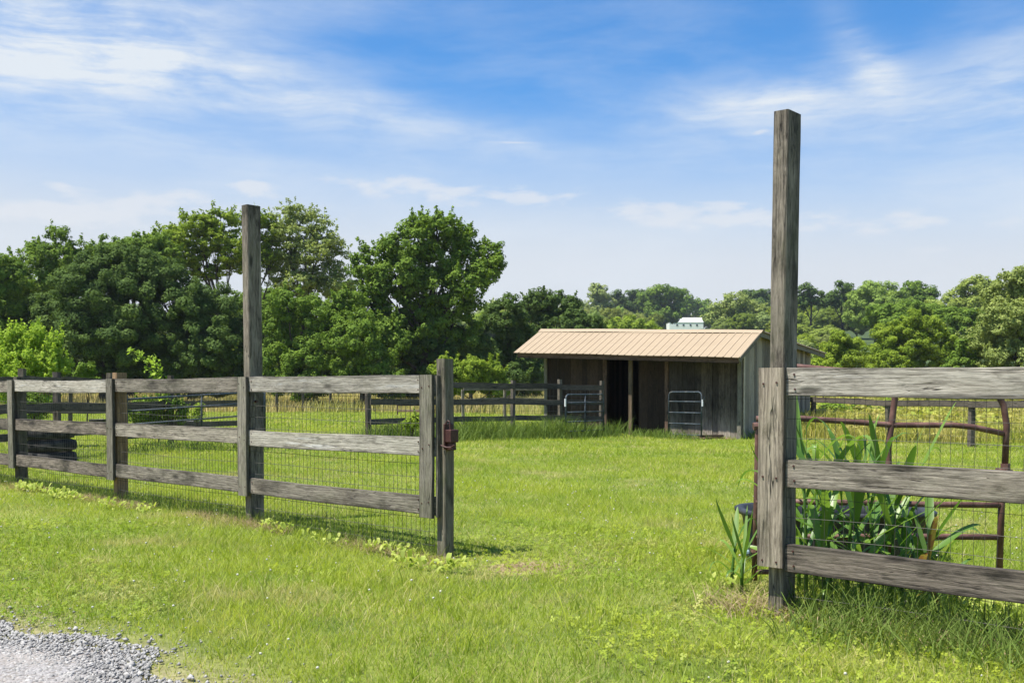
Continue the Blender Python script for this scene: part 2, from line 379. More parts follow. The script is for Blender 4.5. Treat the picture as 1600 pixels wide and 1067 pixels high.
# ribbed tan roof
mt, b, ns = mat('tan_roof_metal'); new, put, m, mix, noise, mapping, ramp, comb, L = ns
t = new('ShaderNodeTexCoord').outputs['Object']
c = mix(m('MULTIPLY', ramp(noise(mapping(t, (1.2, 1.2, 6)), 1.5, 6, .65), .4, .7), .35), (.345,.265,.172), (.285,.215,.138))
c = mix(m('MULTIPLY', ramp(noise(t, 8, 5, .7), .58, .7), .3), c, (.27,.20,.135))
put(b.inputs['Base Color'], c); b.inputs['Roughness'].default_value = .5; b.inputs['Specular IOR Level'].default_value = .35; M['roof'] = mt

# ------------------------------------------------------------ ground
def axis(a0, a1, near, far, lo, hi):
    """fine steps between lo and hi, growing outside"""
    xs = list(np.arange(lo, hi+near/2, near)); s = near; x = hi
    while x < a1: s = min(far, s*1.18); x += s; xs.append(min(x, a1))
    s = near; x = lo; pre = []
    while x > a0: s = min(far, s*1.18); x -= s; pre.append(max(x, a0))
    return np.array(pre[::-1]+xs)
xs = axis(-460, 460, .5, 12, -14, 14); ys = axis(-50, 520, .5, 12, 0, 34)
XX, YY = np.meshgrid(xs, ys); ZZ = gz(XX, YY)
V = np.stack([XX.ravel(), YY.ravel(), ZZ.ravel()], 1); nx = len(xs)
ii = (np.arange(len(ys)-1)[:, None]*nx+np.arange(nx-1)[None]).ravel()
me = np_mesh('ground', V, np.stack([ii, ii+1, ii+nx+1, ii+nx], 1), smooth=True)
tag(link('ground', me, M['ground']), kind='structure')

# fence line frame: u runs right along the fence, n points to the camera side
FU = Vector((.759, -.651, 0)).normalized(); FN = Vector((FU.y, -FU.x, 0)); UP = Vector((0,0,1))
ROAD_EDGE = -2.08     # position of the gravel edge along FN
def road_edge(s): return ROAD_EDGE + .12*np.sin(s*1.9+.5)+.07*np.sin(s*4.7)+.04*np.sin(s*11)
# road sheet
ss = np.linspace(-45, 25, 260); rows = np.linspace(0, 4.6, 14)
V = []
for s in ss:
    for r in rows:
        q = FU*s+FN*(float(road_edge(s))+r); V.append((q.x, q.y, float(gz(q.x, q.y))+.006+.012*min(1, r*3)))
k = len(rows); ii = (np.arange(len(ss)-1)[:, None]*k+np.arange(k-1)[None]).ravel()
me = np_mesh('gravel_road', np.array(V), np.stack([ii, ii+k, ii+k+1, ii+1], 1), smooth=True)
tag(link('gravel_road', me, M['gravel']), kind='structure')

# gravel stones
n = 42000
s = rng.uniform(-7, .6, n); r = np.abs(rng.normal(0, 1.0, n))*.9-.10
q = r < 2.3; s = s[q]; r = r[q]
extra_s = rng.uniform(-7, .6, 1600); extra_r = -rng.exponential(.15, 1600)
s = np.concatenate([s, extra_s]); r = np.concatenate([r, extra_r]); n = len(s)
e = road_edge(s); fu = np.array(FU); fn = np.array(FN)
c = s[:, None]*fu+(e+r)[:, None]*fn; c[:, 2] = gz(c[:, 0], c[:, 1])+.014
base = np.array([(1,0,0),(-1,0,0),(0,1,0),(0,-1,0),(0,0,1),(0,0,-1)], float)
sz = rng.gamma(4, .00145, n)+.0027
vv = base[None]*(sz[:, None]*rng.uniform(.6, 1.35, (n, 6)))[..., None]+rng.normal(0, .22, (n, 6, 3))*sz[:, None, None]
a = rng.uniform(0, 6.28, n); ca, sa = np.cos(a), np.sin(a)
x = vv[..., 0]*ca[:, None]-vv[..., 1]*sa[:, None]; y = vv[..., 0]*sa[:, None]+vv[..., 1]*ca[:, None]
vv = np.stack([x, y, vv[..., 2]*.7], -1)+c[:, None]
fb = np.array([(0,2,4),(2,1,4),(1,3,4),(3,0,4),(2,0,5),(1,2,5),(3,1,5),(0,3,5)])
Fq = (np.arange(n)[:, None, None]*6+fb[None]).reshape(-1, 3)
tag(link('gravel', np_mesh('gravel', vv.reshape(-1, 3), Fq, np.repeat(rng.beta(2, 2, n), 8)), M['stone']),
    'loose pale grey crushed stone along the edge of the road', 'gravel', kind='stuff')

# ------------------------------------------------------------ fields of blades
def blades(px, py, h, wd, lean, var, segs=2, zoff=0., droop=.5):
    n = len(px); a = rng.uniform(0, 2*math.pi, n)
    d = np.stack([np.cos(a), np.sin(a), np.zeros(n)], 1)         # lean direction
    b = rng.uniform(0, 2*math.pi, n); sd = np.stack([np.cos(b), np.sin(b), np.zeros(n)], 1)
    base = np.stack([px, py, gz(px, py)+zoff], 1)
    up = np.array([0, 0, 1.])
    rows = []
    for i in range(segs+1):
        t = i/segs
        c = base+up*(h*(t-.25*droop*t*t*lean))[:, None]+d*(h*lean*(t**1.6))[:, None]
        if i < segs:
            w = (wd*(1-.45*t))[:, None]*sd/2; rows += [c-w, c+w]
        else: rows += [c]
    V = np.stack(rows, 1); k = V.shape[1]
    tris = []
    for i in range(segs-1): tris += [(2*i, 2*i+1, 2*i+3), (2*i, 2*i+3, 2*i+2)]
    tris += [(2*segs-2, 2*segs-1, 2*segs)]
    tr = np.array(tris); Fq = (np.arange(n)[:, None, None]*k+tr[None]).reshape(-1, 3)
    return V.reshape(-1, 3), Fq, np.repeat(var, len(tris))
def join(parts):
    V = []; Fq = []; va = []; o = 0
    for a, b, c in parts: V.append(a); Fq.append(b+o); va.append(c); o += len(a)
    return np.concatenate(V), np.concatenate(Fq), np.concatenate(va)
def scatter(z0, z1, dens, mL=.6, mR=.6, lo=None, hi=None):
    """uniform points between depths, over the view cone widened by a margin"""
    s = .514
    mL += .35*z0+1; mR += .15*z0
    x0, x1 = -s*z1-mL, s*z1+mR; A = (x1-x0)*(z1-z0); n = int(A*dens)
    x = rng.uniform(x0, x1, n); y = rng.uniform(z0, z1, n)
    k = (x > -s*y-mL) & (x < s*y+mR)
    return x[k], y[k]
def patchy(x, y, f=1., seed=0):
    return .5+.25*(np.sin(x*1.9*f+y*.7*f+seed)+np.sin(y*2.3*f-x*1.1*f+2*seed+1)*.7+np.sin((x+y)*4.1*f+seed)*.5)
SHED_O = Vector((6.2, 26.8)); TH = R(36)
def in_shed(x, y, pad=0):
    dx, dy = x-SHED_O.x, y-SHED_O.y
    a = -dx*math.cos(TH)+dy*math.sin(TH); d = dx*math.sin(TH)+dy*math.cos(TH)
    return (a > -pad) & (a < 6.4+pad) & (d > -pad) & (d < 5.3+pad)
def meadow_start(x):   # depth where the mown lawn stops
    return np.interp(x, [-60, -14, -7, -5.5, 5, 6, 9, 14, 60], [60, 50, 50, 49, 45, 31, 25, 22, 20])
parts = []
for z0, z1, dens, hh, ww, seg in ((2.6, 5.2, 5600, .040, .0030, 2), (5.2, 8, 4200, .042, .0038, 2), (8, 12, 2300, .045, .0056, 1),
                                  (12, 18, 1150, .050, .0085, 1), (18, 30, 480, .055, .014, 1), (30, 52, 150, .07, .028, 1)):
    x, y = scatter(z0, z1, dens, 1.2, 1.2)
    rn = x*fn[0]+y*fn[1]; sr = x*fu[0]+y*fu[1]; e = road_edge(sr)
    edge = np.clip((e-rn)/.45, 0, 1)
    k = (rn < e+.03+rng.exponential(.07, len(x))*(patchy(x, y, 2.2, 3) > .4)) & (rng.uniform(0, 1, len(x)) < .25+.75*edge) & (y < meadow_start(x)+.5) & ~in_shed(x, y, -.1)
    # worn patch by the gate opening
    worn = np.exp(-(((x-.1)/.42)**2+((y-6.95)/.32)**2)); k &= rng.uniform(0, 1, len(x)) > worn*.95
    x, y = x[k], y[k]; edge = edge[k]; n = len(x)
    p = patchy(x, y, .9); p2 = patchy(x, y, 3.1, 5)
    h = hh*rng.gamma(6, 1/6, n)*(.55+.75*p)*(.45+.55*edge)*(.8+.4*p2)
    var = np.clip(rng.beta(2, 2.6, n)*.62+.30*(patchy(x, y, .45, 9)-.3)+.22*(p2-.5), 0, .84)
    dryp = .05+.12*np.clip(patchy(x, y, .7, 4)-.45, 0, 1)*2+.25*(1-edge)+.35*np.exp(-((e[k]-rn[k])-1.2)**2/.25)*np.clip(patchy(x, y, 1.1, 12), 0, 1)*.7+.5*np.exp(-(((x-.1)/.6)**2+((y-7.0)/.5)**2)); var = np.where(rng.uniform(0, 1, n) < dryp, .95, var)
    parts.append(blades(x, y, h, ww*rng.uniform(.7, 1.4, n), rng.uniform(.2, 1.4, n), var, seg))
V, Fq, va = join(parts)
tag(link('lawn_grass', np_mesh('lawn_grass', V, Fq, va), M['lawn']), 'mown bright green lawn grass with straw coloured patches', 'grass', kind='stuff')
# longer tufts
parts = []
for z0, z1, dens in ((2.8, 9, 9), (9, 20, 3)):
    tx, ty = scatter(z0, z1, dens, 1, 1)
    k = (tx*fn[0]+ty*fn[1] < ROAD_EDGE-.35); tx, ty = tx[k], ty[k]
    kk = 16; x = np.repeat(tx, kk)+rng.normal(0, .035, len(tx)*kk); y = np.repeat(ty, kk)+rng.normal(0, .035, len(tx)*kk); n = len(x)
    parts.append(blades(x, y, .095*rng.gamma(6, 1/6, n), .0042*rng.uniform(.7, 1.4, n), rng.uniform(.25, .9, n), rng.uniform(.1, .8, n), 3))
V, Fq, va = join(parts)
tag(link('grass_tufts', np_mesh('grass_tufts', V, Fq, va), M['rank' if False else 'lawn']), 'longer tufts of green grass standing above the mown lawn', 'grass', kind='stuff')
# small clover leaves near the camera
x, y = scatter(2.8, 9, 420, .8, .8); k = (x*fn[0]+y*fn[1] < ROAD_EDGE-.1) & (patchy(x, y, .8, 3) > .52); x, y = x[k], y[k]; n = len(x)
a = rng.uniform(0, 6.28, n); r = rng.uniform(.007, .012, n); z = gz(x, y)+rng.uniform(.02, .045, n)
tl = rng.normal(0, .35, (n, 2)); V = []
for k2 in range(3):
    ca = np.cos(a+k2*2.1); sa = np.sin(a+k2*2.1)
    for dr, dp in ((.0, 0), (1., -.8), (1.5, 0), (1., .8)):
        dx = r*(dr*ca-dp*sa*.9); dy = r*(dr*sa+dp*ca*.9); V.append(np.stack([x+dx, y+dy, z+tl[:, 0]*dx+tl[:, 1]*dy], 1))
V = np.stack(V, 1); Fq = (np.arange(n)[:, None, None]*12+np.array([(0,1,2,3),(4,5,6,7),(8,9,10,11)])[None]).reshape(-1, 4)
tag(link('clover_leaves', np_mesh('clover_leaves', V.reshape(-1, 3), Fq, np.repeat(rng.uniform(.0, .6, n), 3)), M['lawn']),
    'low clover leaves mixed through the lawn grass', 'clover', kind='stuff')
# clover heads
x, y = scatter(3, 13, 5.5, .6, .6); k = (x*fn[0]+y*fn[1] < ROAD_EDGE-.4) & (patchy(x, y, .6, 8) > .35); x, y = x[k], y[k]; n = len(x)
r = rng.uniform(.004, .0085, n); z = gz(x, y)+rng.uniform(.04, .075, n)
ph = (1+5**.5)/2
ico = np.array([(-1,ph,0),(1,ph,0),(-1,-ph,0),(1,-ph,0),(0,-1,ph),(0,1,ph),(0,-1,-ph),(0,1,-ph),(ph,0,-1),(ph,0,1),(-ph,0,-1),(-ph,0,1)])/1.9
icf = np.array([(0,11,5),(0,5,1),(0,1,7),(0,7,10),(0,10,11),(1,5,9),(5,11,4),(11,10,2),(10,7,6),(7,1,8),(3,9,4),(3,4,2),(3,2,6),(3,6,8),(3,8,9),(4,9,5),(2,4,11),(6,2,10),(8,6,7),(9,8,1)])
V = ico[None]*r[:, None, None]*rng.uniform(.8, 1.2, (n, 12, 1))+np.stack([x, y, z], 1)[:, None]
Fq = (np.arange(n)[:, None, None]*12+icf[None]).reshape(-1, 3)
tag(link('clover_flowers', np_mesh('clover_flowers', V.reshape(-1, 3), Fq), M['clover']), 'tiny white clover flower heads dotted over the lawn', 'clover', kind='stuff')
# straw and rank grass along the near fences
LF0 = P(682, 700, 7.41); LF0 = Vector((LF0.x, 7.41, 0))
RF0 = P(1200, 700, 5.19); RF0 = Vector((RF0.x, 5.19, 0))
def along(o, s0, s1, n, off=0, sd=.08):
    s = rng.uniform(s0, s1, n); t = rng.normal(off, sd, n)
    return o.x+fu[0]*s+fn[0]*t, o.y+fu[1]*s+fn[1]*t
parts = []
x, y = along(LF0, -9.5, .25, 9500, .07, .09); kk_ = patchy(x*1.7, y*1.3, 1.6, 2) > .42; x, y = x[kk_], y[kk_]; parts.append(blades(x, y, rng.uniform(.03, .09, len(x)), np.full(len(x), .004), rng.uniform(.8, 3, len(x)), rng.uniform(0, 1, len(x)), 2))
x, y = along(RF0, -.25, 2.6, 2600, -.08, .16); parts.append(blades(x, y, rng.uniform(.03, .12, len(x)), np.full(len(x), .0045), rng.uniform(.6, 2.2, len(x)), rng.uniform(0, 1, len(x)), 3))
x, y = along(RF0, -.45, .1, 260, -.1, .12); parts.append(blades(x, y, rng.uniform(.03, .14, len(x)), np.full(len(x), .0045), rng.uniform(.6, 1.5, len(x)), rng.uniform(0, 1, len(x)), 3))
n = 1500; x = .1+rng.normal(0, .17, n); y = 6.95+rng.normal(0, .14, n); parts.append(blades(x, y, rng.uniform(.01, .035, n), np.full(n, .005), rng.uniform(1.5, 4, n), rng.uniform(0, .6, n), 2))
V, Fq, va = join(parts)
tag(link('dead_grass', np_mesh('dead_grass', V, Fq, va), M['straw']), 'dry tan dead grass matted along the foot of the near fences', 'dead grass', kind='stuff')
parts = []
x, y = along(LF0, -9.5, .1, 3600, -.02, .07); parts.append(blades(x, y, rng.uniform(.05, .17, len(x)), np.full(len(x), .005), rng.uniform(.1, .8, len(x)), rng.uniform(0, 1, len(x)), 3))
x, y = along(RF0, .05, 3.2, 3200, -.1, .17); parts.append(blades(x, y, rng.uniform(.06, .26, len(x)), np.full(len(x), .0065), rng.uniform(.15, 1., len(x)), rng.uniform(0, 1, len(x)), 4))
x, y = along(RF0, .1, 2.4, 1500, .22, .16); parts.append(blades(x, y, rng.uniform(.07, .2, len(x)), np.full(len(x), .0055), rng.uniform(.3, 1.3, len(x)), rng.uniform(.3, 1, len(x)), 4))
# weeds under the far paddock fence, the gates and the shed front
def bank(pts, n, wid, h0, h1, ww):
    xs_, ys_ = [], []
    for i in range(len(pts)-1):
        a, b = pts[i], pts[i+1]; k = int(n*(b-a).length); t = rng.uniform(0, 1, k)
        xs_.append(a.x+(b.x-a.x)*t+rng.normal(0, wid, k)); ys_.append(a.y+(b.y-a.y)*t+rng.normal(0, wid, k))
    x, y = np.concatenate(xs_), np.concatenate(ys_); n = len(x)
    parts.append(blades(x, y, rng.uniform(h0, h1, n)*(.6+.7*patchy(x, y, 1.3)), np.full(n, ww), rng.uniform(.2, 1.1, n), rng.uniform(0, 1, n), 3))
bank([G(575, 22.6), G(690, 23.8), G(800, 25.5), G(877, 26.4), G(948, 27.6)], 620, .3, .25, .62, .016)
bank([G(575, 22.6), G(690, 23.8), G(800, 25.5), G(877, 26.4), G(948, 27.6)], 300, .6, .12, .3, .012)
bank([G(1000, 28.2), G(1050, 27.2), G(1090, 26.6)], 350, .25, .1, .35, .014)
bank([G(1180, 26.8), G(1230, 28)], 350, .2, .15, .3, .014)
bank([G(190, 19.2), G(300, 19.6), G(420, 20)], 230, .4, .1, .35, .012)
bank([G(30, 17), G(110, 17)], 250, .5, .1, .3, .010)
def clear_foot(p):
    Vv, Ff, vv_ = p; c = Vv[Ff[:, 0]]; k = ((c[:, 0]-RF0.x)*fn[0]+(c[:, 1]-RF0.y)*fn[1] > -.02) & (np.abs((c[:, 0]-RF0.x)*fu[0]+(c[:, 1]-RF0.y)*fu[1]-.05) < .17)
    return Vv, Ff[~k], vv_[~k]
V, Fq, va = clear_foot(join(parts))
tag(link('rank_grass', np_mesh('rank_grass', V, Fq, va), M['rank']), 'unmown darker green grass growing under the fences and in front of the shed', 'grass', kind='stuff')
# tan meadow behind the paddock, gold-green weeds at the right
parts = []
for z0, z1, dens, ww in ((44, 62, 42, .045), (62, 92, 20, .07)):
    x, y = scatter(z0, z1, dens, 6, 2); k = (y > meadow_start(x)) & (x < 8); x, y = x[k], y[k]; n = len(x)
    parts.append(blades(x, y, rng.uniform(.35, .8, n), np.full(n, ww), rng.uniform(.1, .6, n), rng.uniform(0, 1, n), 2))
V, Fq, va = join(parts)
tag(link('meadow_grass', np_mesh('meadow_grass', V, Fq, va), M['meadow']), 'tall tan hay meadow between the paddock and the left treeline', 'meadow', kind='stuff')
parts = []
for z0, z1, dens, ww in ((20, 30, 210, .022), (30, 45, 110, .035), (45, 88, 30, .07)):
    x, y = scatter(z0, z1, dens, 0, 5); k = (y > meadow_start(x)) & (x > 6) & ~in_shed(x, y, .1); x, y = x[k], y[k]; n = len(x)
    hh = (.35+.5*sstep(y, 22, 34))*(.7+.5*patchy(x, y, .5, 2))
    parts.append(blades(x, y, rng.uniform(.5, 1.15, n)*hh, np.full(n, ww), rng.uniform(.05, .7, n), rng.uniform(0, 1, n), 3))
n = 42000; x = rng.uniform(7, 34, n); y = 24+rng.gamma(2, 8, n)*.8; k = (y > meadow_start(x)+.5) & ~in_shed(x, y, .2) & (x < y*.55+5) & (patchy(x, y, 1.1, 4) > .38); x, y = x[k], y[k]; n = len(x)
hz = (.3+.45*sstep(y, 24, 34))*(.5+.7*patchy(x, y, 1.3, 6)); z = gz(x, y)+hz*rng.uniform(.45, 1.15, n); sz_ = .035+.0022*y
ct = np.stack([x, y, z], 1); nn = rng.normal(0, .5, (n, 3))+np.array([0, -.2, .8]); nn /= np.linalg.norm(nn, axis=1)[:, None]
t_ = np.cross(nn, rng.normal(0, 1, (n, 3))); t_ /= np.linalg.norm(t_, axis=1)[:, None]; b_2 = np.cross(nn, t_); s_ = sz_[:, None]
Vl = np.stack([ct-t_*s_, ct-b_2*s_*.6, ct+t_*s_, ct+b_2*s_*.6], 1).reshape(-1, 3); o4 = np.arange(n)[:, None]*4
parts.append((Vl, np.concatenate([o4+np.array([[0, 1, 2]]), o4+np.array([[0, 2, 3]])], 1).reshape(-1, 3), np.repeat(rng.uniform(0, .7, n), 2)))
V, Fq, va = join(parts)
tag(link('tall_weeds', np_mesh('tall_weeds', V, Fq, va), M['goldweed']), 'tall yellow green weeds standing behind the right hand fence', 'weeds', kind='stuff')

# ------------------------------------------------------------ boards
def board(name, p0, p1, wdir, wid, thk, mt, parent, seg=14, wob=.003, bow=0., ends=0.):
    """p0->p1 along X; wdir is the direction of the width; thickness along X x wdir"""
    p0 = Vector(p0); p1 = Vector(p1); X = (p1-p0); Ln = X.length; X.normalize()
    Zd = X.cross(Vector(wdir)).normalized(); Yd = Zd.cross(X).normalized()
    vs = []; ph = random.uniform(0, 9); ch = min(thk, wid)*.08
    for i in range(seg+1):
        t = i/seg; x = Ln*t
        oy = bow*math.sin(math.pi*t)+wob*math.sin(ph+t*7); oz = wob*.8*math.sin(ph*2+t*5)
        w1 = wid/2*(1+random.uniform(-1, 1)*wob*4); h = thk/2
        xx = x
        for (y, z) in ((-w1+ch, -h), (w1-ch, -h), (w1, -h+ch), (w1, h-ch), (w1-ch, h), (-w1+ch, h), (-w1, h-ch), (-w1, -h+ch)):
            vs.append((xx+(ends*y if i in (0, seg) else 0), y+oy+random.uniform(-1, 1)*wob*.35, z+oz))
    fs = [(i*8+k, i*8+(k+1) % 8, (i+1)*8+(k+1) % 8, (i+1)*8+k) for i in range(seg) for k in range(8)]
    fs += [tuple(range(7, -1, -1)), tuple(seg*8+k for k in range(8))]
    me = bpy.data.meshes.new(name); me.from_pydata(vs, [], fs); me.materials.append(mt)
    o = bpy.data.objects.new(name, me); C.objects.link(o)
    Mx = Matrix(((X.x, Yd.x, Zd.x), (X.y, Yd.y, Zd.y), (X.z, Yd.z, Zd.z))).to_4x4(); Mx.translation = p0
    if parent: o.parent = parent; Mx.translation = p0-parent.location
    o.matrix_local = Mx
    return o
def post(name, base, top_z, wu, wn, mt, parent, U=FU, Nn=FN, lean=(0, 0), sink=.25, seg=16, wob=.0025):
    """base is the front face's left bottom corner; wu along U, wn back along -Nn"""
    b = Vector(base)+U*(wu/2)-Nn*(wn/2)
    zg = float(gz(b.x, b.y))
    p0 = Vector((b.x, b.y, zg-sink)); p1 = Vector((b.x+lean[0], b.y+lean[1], top_z))
    return board(name, p0, p1, U, wu, wn, mt, parent, seg, wob)
def wires(name, o, s0, s1, z1, off, mt, parent, dv=.0508, dh=.1016, r=.0013, U=FU, Nn=FN, z0=0.0, sag=.004):
    mb = MB()
    def pt(s, z):
        q = o+U*s+Nn*(off+sag*math.sin(s*5.1+z*3)+sag*math.sin(s*1.7))
        return Vector((q.x+U.x*sag*math.sin(z*9+s*30)*.8, q.y+U.y*sag*math.sin(z*9+s*30)*.8, z+float(gz(q.x, q.y))*.0+sag*1.5*math.sin(s*2.3)))
    s = s0
    while s <= s1:
        mb.tube([pt(s, z0+(z1-z0)*t) for t in (0, .2, .4, .6, .8, 1)], r, 4, False); s += dv
    z = z0+.03
    while z <= z1:
        kk = max(2, int((s1-s0)/.25)); mb.tube([pt(s0+(s1-s0)*i/kk, z) for i in range(kk+1)], r*1.15, 4, False); z += dh
    return mb.build(name, mt, parent, (o.x, o.y, 0))

# ------------------------------------------------------------ near left fence
T_R, T_C = .036, .028      # rail and cover thickness
fl = thing('wooden_fence', (LF0.x, LF0.y, 0), 'weathered grey three rail board fence with wire mesh, left of the gate opening', 'fence', 'near board fences beside the lane')
BAY = 2.42; Q0 = LF0 + FN*0
# post front faces lie on the line through LF0
ps = [0, -BAY-.02, -2*BAY, -3*BAY, -4*BAY]
def onl(o, s, z=0): q = o+FU*s; return Vector((q.x, q.y, z))
o_ = post('end_post', onl(LF0, 0), 1.425, .088, .10, M['post_grey'], fl, lean=(.0, .0))
o_['label'] = 'short grey end post carrying the rusty latch'
tall_l = post('tall_post', onl(LF0, ps[1]), 2.85, .092, .145, M['post_streak'], fl, lean=(-.02, 0)); tall_l['label'] = 'tall dark post rising high above the rails'
post('post', onl(LF0, ps[2]), 1.375, .092, .12, M['post_tan'], fl)['label'] = 'light brown post with an orange tint'
post('post', onl(LF0, ps[3]), 1.35, .092, .12, M['post_dark'], fl)
post('post', onl(LF0, ps[4]), 1.36, .092, .12, M['post_dark'], fl)
zc = [1.235, .77, .335]
dz = {0: .0, 1: .002, 2: -.005, 3: -.01, 4: -.01}
cov = [-.055-.065, ps[1]-.02, ps[2]-.02, ps[3]-.02, ps[4]-.02]
rm = [[M['rail_pale'], M['rail_pale'], M['rail']], [M['rail'], M['rail'], M['rail']], [M['rail_pale'], M['rail_dark'], M['rail_dark']], [M['rail'], M['rail_dark'], M['rail_dark']]]
for b_ in range(4):
    sR = (cov[b_]+.14 if b_ == 0 else cov[b_]+.068); sL = cov[b_+1]+.072
    for r_ in range(3):
        a_ = onl(LF0, sL, zc[r_]+[.004, -.002, .012][r_]*(1 if b_ else 0)+random.uniform(-.006, .006))+FN*(T_R/2+.001)
        c_ = onl(LF0, sR, zc[r_]+random.uniform(-.006, .006))+FN*(T_R/2+.001)
        board('rail', a_, c_, UP, .138, T_R, rm[b_][r_], fl, 18, .003, random.uniform(-.012, .008))
for i, s in enumerate(cov):
    p = onl(LF0, s+.07, .245)+FN*(T_R+T_C/2+.003)
    board('cover_board', p, p+Vector((.003*(-1)**i, 0, 1.065 if i else 1.062)), FU, .138, T_C, M['cover'], fl, 14, .002)
p = onl(LF0, cov[0]+.142, .25)+FN*(T_R/2+.0)+FU*.012
board('backing_board', p, p+Vector((0, 0, 1.05)), FU, .02, .033, M['cover'], fl, 10, .002)
wires('wire_mesh', LF0, ps[4], -.02, 1.17, -.004, M['wire'], fl, r=.0015)
# latch box on the end post
lc = LF0+FU*.088-FN*.05
lt = MB(); ax = (FU, FN, UP)
def LP(a, b, c): return lc+FU*a+FN*b+UP*c
def bx(mb, a, b, c, d): mb.box(LP(a, b, c), d, ax)
bx(lt, .035, .02, .855, (.075, .085, .095)); bx(lt, .008, .02, .85, (.014, .10, .19)); bx(lt, .04, .02, .785, (.05, .05, .045)); bx(lt, .035, .02, .76, (.06, .055, .02))
la = lt.build('gate_latch', M['latch'], fl, LP(0, 0, .8)); la['label'] = 'dark rust red metal latch box bolted to the end post'
bm_ = la.modifiers.new('b', 'BEVEL'); bm_.width = .006; bm_.segments = 2
lh = MB()
lh.tube([LP(.01, .05, .90), LP(.013, .05, .955), LP(.03, .047, .968), LP(.045, .045, .96), LP(.055, .05, .90)], .006, 6)
hh_ = lh.build('latch_loop', M['latch'], la, LP(0, 0, .8)); hh_.location = (0, 0, 0)
lh = MB(); lh.tube([LP(-.02, .07, .785), LP(.03, .065, .772), LP(.07, .055, .775), LP(.10, .05, .79)], .007, 6)
hh_ = lh.build('latch_handle', M['latch'], la, LP(0, 0, .8)); hh_.location = (0, 0, 0)
# bolt on the tall post
bo = MB(); q = onl(LF0, ps[1]+.092, 1.09)-FN*.05; bo.tube([q, q+FU*.03], .012, 8); bo.build('bolt', M['latch'], fl, q)

# ------------------------------------------------------------ near right fence
fr = thing('wooden_fence', (RF0.x, RF0.y, 0), 'weathered three rail board fence right of the gate opening, with corn growing behind', 'fence', 'near board fences beside the lane')
tr_ = post('tall_post', onl(RF0, 0), 2.62, .082, .155, M['post_streak'], fr, lean=(.0, -.05), seg=22); tr_['label'] = 'tall dark post with pale streaks'
post('post', onl(RF0, BAY), 1.4, .09, .12, M['post_dark'], fr); post('post', onl(RF0, 2*BAY), 1.4, .09, .12, M['post_dark'], fr)
for b_ in range(2):
    for r_ in range(3):
        s0, s1 = (.118 if b_ == 0 else BAY+.05), BAY*(b_+1)+.045
        a_ = onl(RF0, s0, zc[r_]+(.0, .0, -.002)[r_])+FN*(T_R/2+.001); c_ = onl(RF0, s1, zc[r_]+(.0, .004, .004)[r_])+FN*(T_R/2+.001)
        board('rail', a_, c_, UP, .142, T_R+.004, [M['rail_pale'], M['rail'], M['rail_dark']][r_], fr, 22, .003, -.006)
p = onl(RF0, .045, .285)+FN*(T_R+T_C/2+.001)
board('cover_board', p, p+Vector((0, 0, 1.025)), FU, .142, T_C, M['cover_warm'], fr, 14, .002)
p = onl(RF0, BAY+.045, .285)+FN*(T_R+T_C/2+.004)
board('cover_board', p, p+Vector((0, 0, 1.025)), FU, .142, T_C, M['cover'], fr, 14, .002)
wires('wire_mesh', RF0, .1, 2*BAY, 1.16, -.012, M['wire'], fr, dv=.0508, dh=.1016, r=.0010, sag=.005)
tw = MB(); q = onl(RF0, .1, 2.44)-FN*.02; tw.tube([q, q+FU*.02+UP*.005, q+FU*.03-UP*.012], .0015, 4); tw.tube([q+FU*.02+UP*.005, q+FU*.022+UP*.035], .0012, 4)
tw.build('wire_end', M['wire'], fr, q)

nail_me = None
def nail(parent, p, fence):
    global nail_me
    if nail_me is None:
        mb = MB(); mb.tube([FN*-.004, FN*.0025], .0052, 7); nail_me = bpy.data.meshes.new('nail'); nail_me.from_pydata(np.concatenate(mb.v).tolist(), [], mb.f); nail_me.materials.append(M['latch'])
    o = bpy.data.objects.new('nail', nail_me); C.objects.link(o); o.parent = parent
    o.matrix_parent_inverse = (Matrix.Translation(parent.parent.location) @ parent.matrix_basis).inverted(); o.location = p
for fence, o0, covs in ((fl, LF0, [c+.07 for c in cov]), (fr, RF0, [.045])):
    cb = [c for c in fence.children if c.name.startswith('cover_board')]
    for c, s_ in zip(cb, covs):
        for z in zc:
            for d_ in (-.035, .037):
                nail(c, onl(o0, s_+d_+random.uniform(-.006, .006), z+random.uniform(-.03, .03))+FN*(T_R+T_C+.004), fence)
rr_ = [c for c in fr.children if c.name.startswith('rail')][:3]
for c, z in zip(rr_, zc):
    for (s_, d_) in ((.16, .04), (.165, -.035), (BAY+.15, .03), (BAY+.15, -.04)):
        nail(c, onl(RF0, s_, z+d_)+FN*(T_R+.005), fr)
rr_ = [c for c in fl.children if c.name.startswith('rail')]
for b_ in range(2):
    for c, z in zip(rr_[b_*3:b_*3+3], zc):
        for d_ in (.035, -.038):
            nail(c, onl(LF0, cov[b_]-.035, z+d_)+FN*(T_R+.003), fl); nail(c, onl(LF0, cov[b_+1]+.175, z+d_)+FN*(T_R+.003), fl)

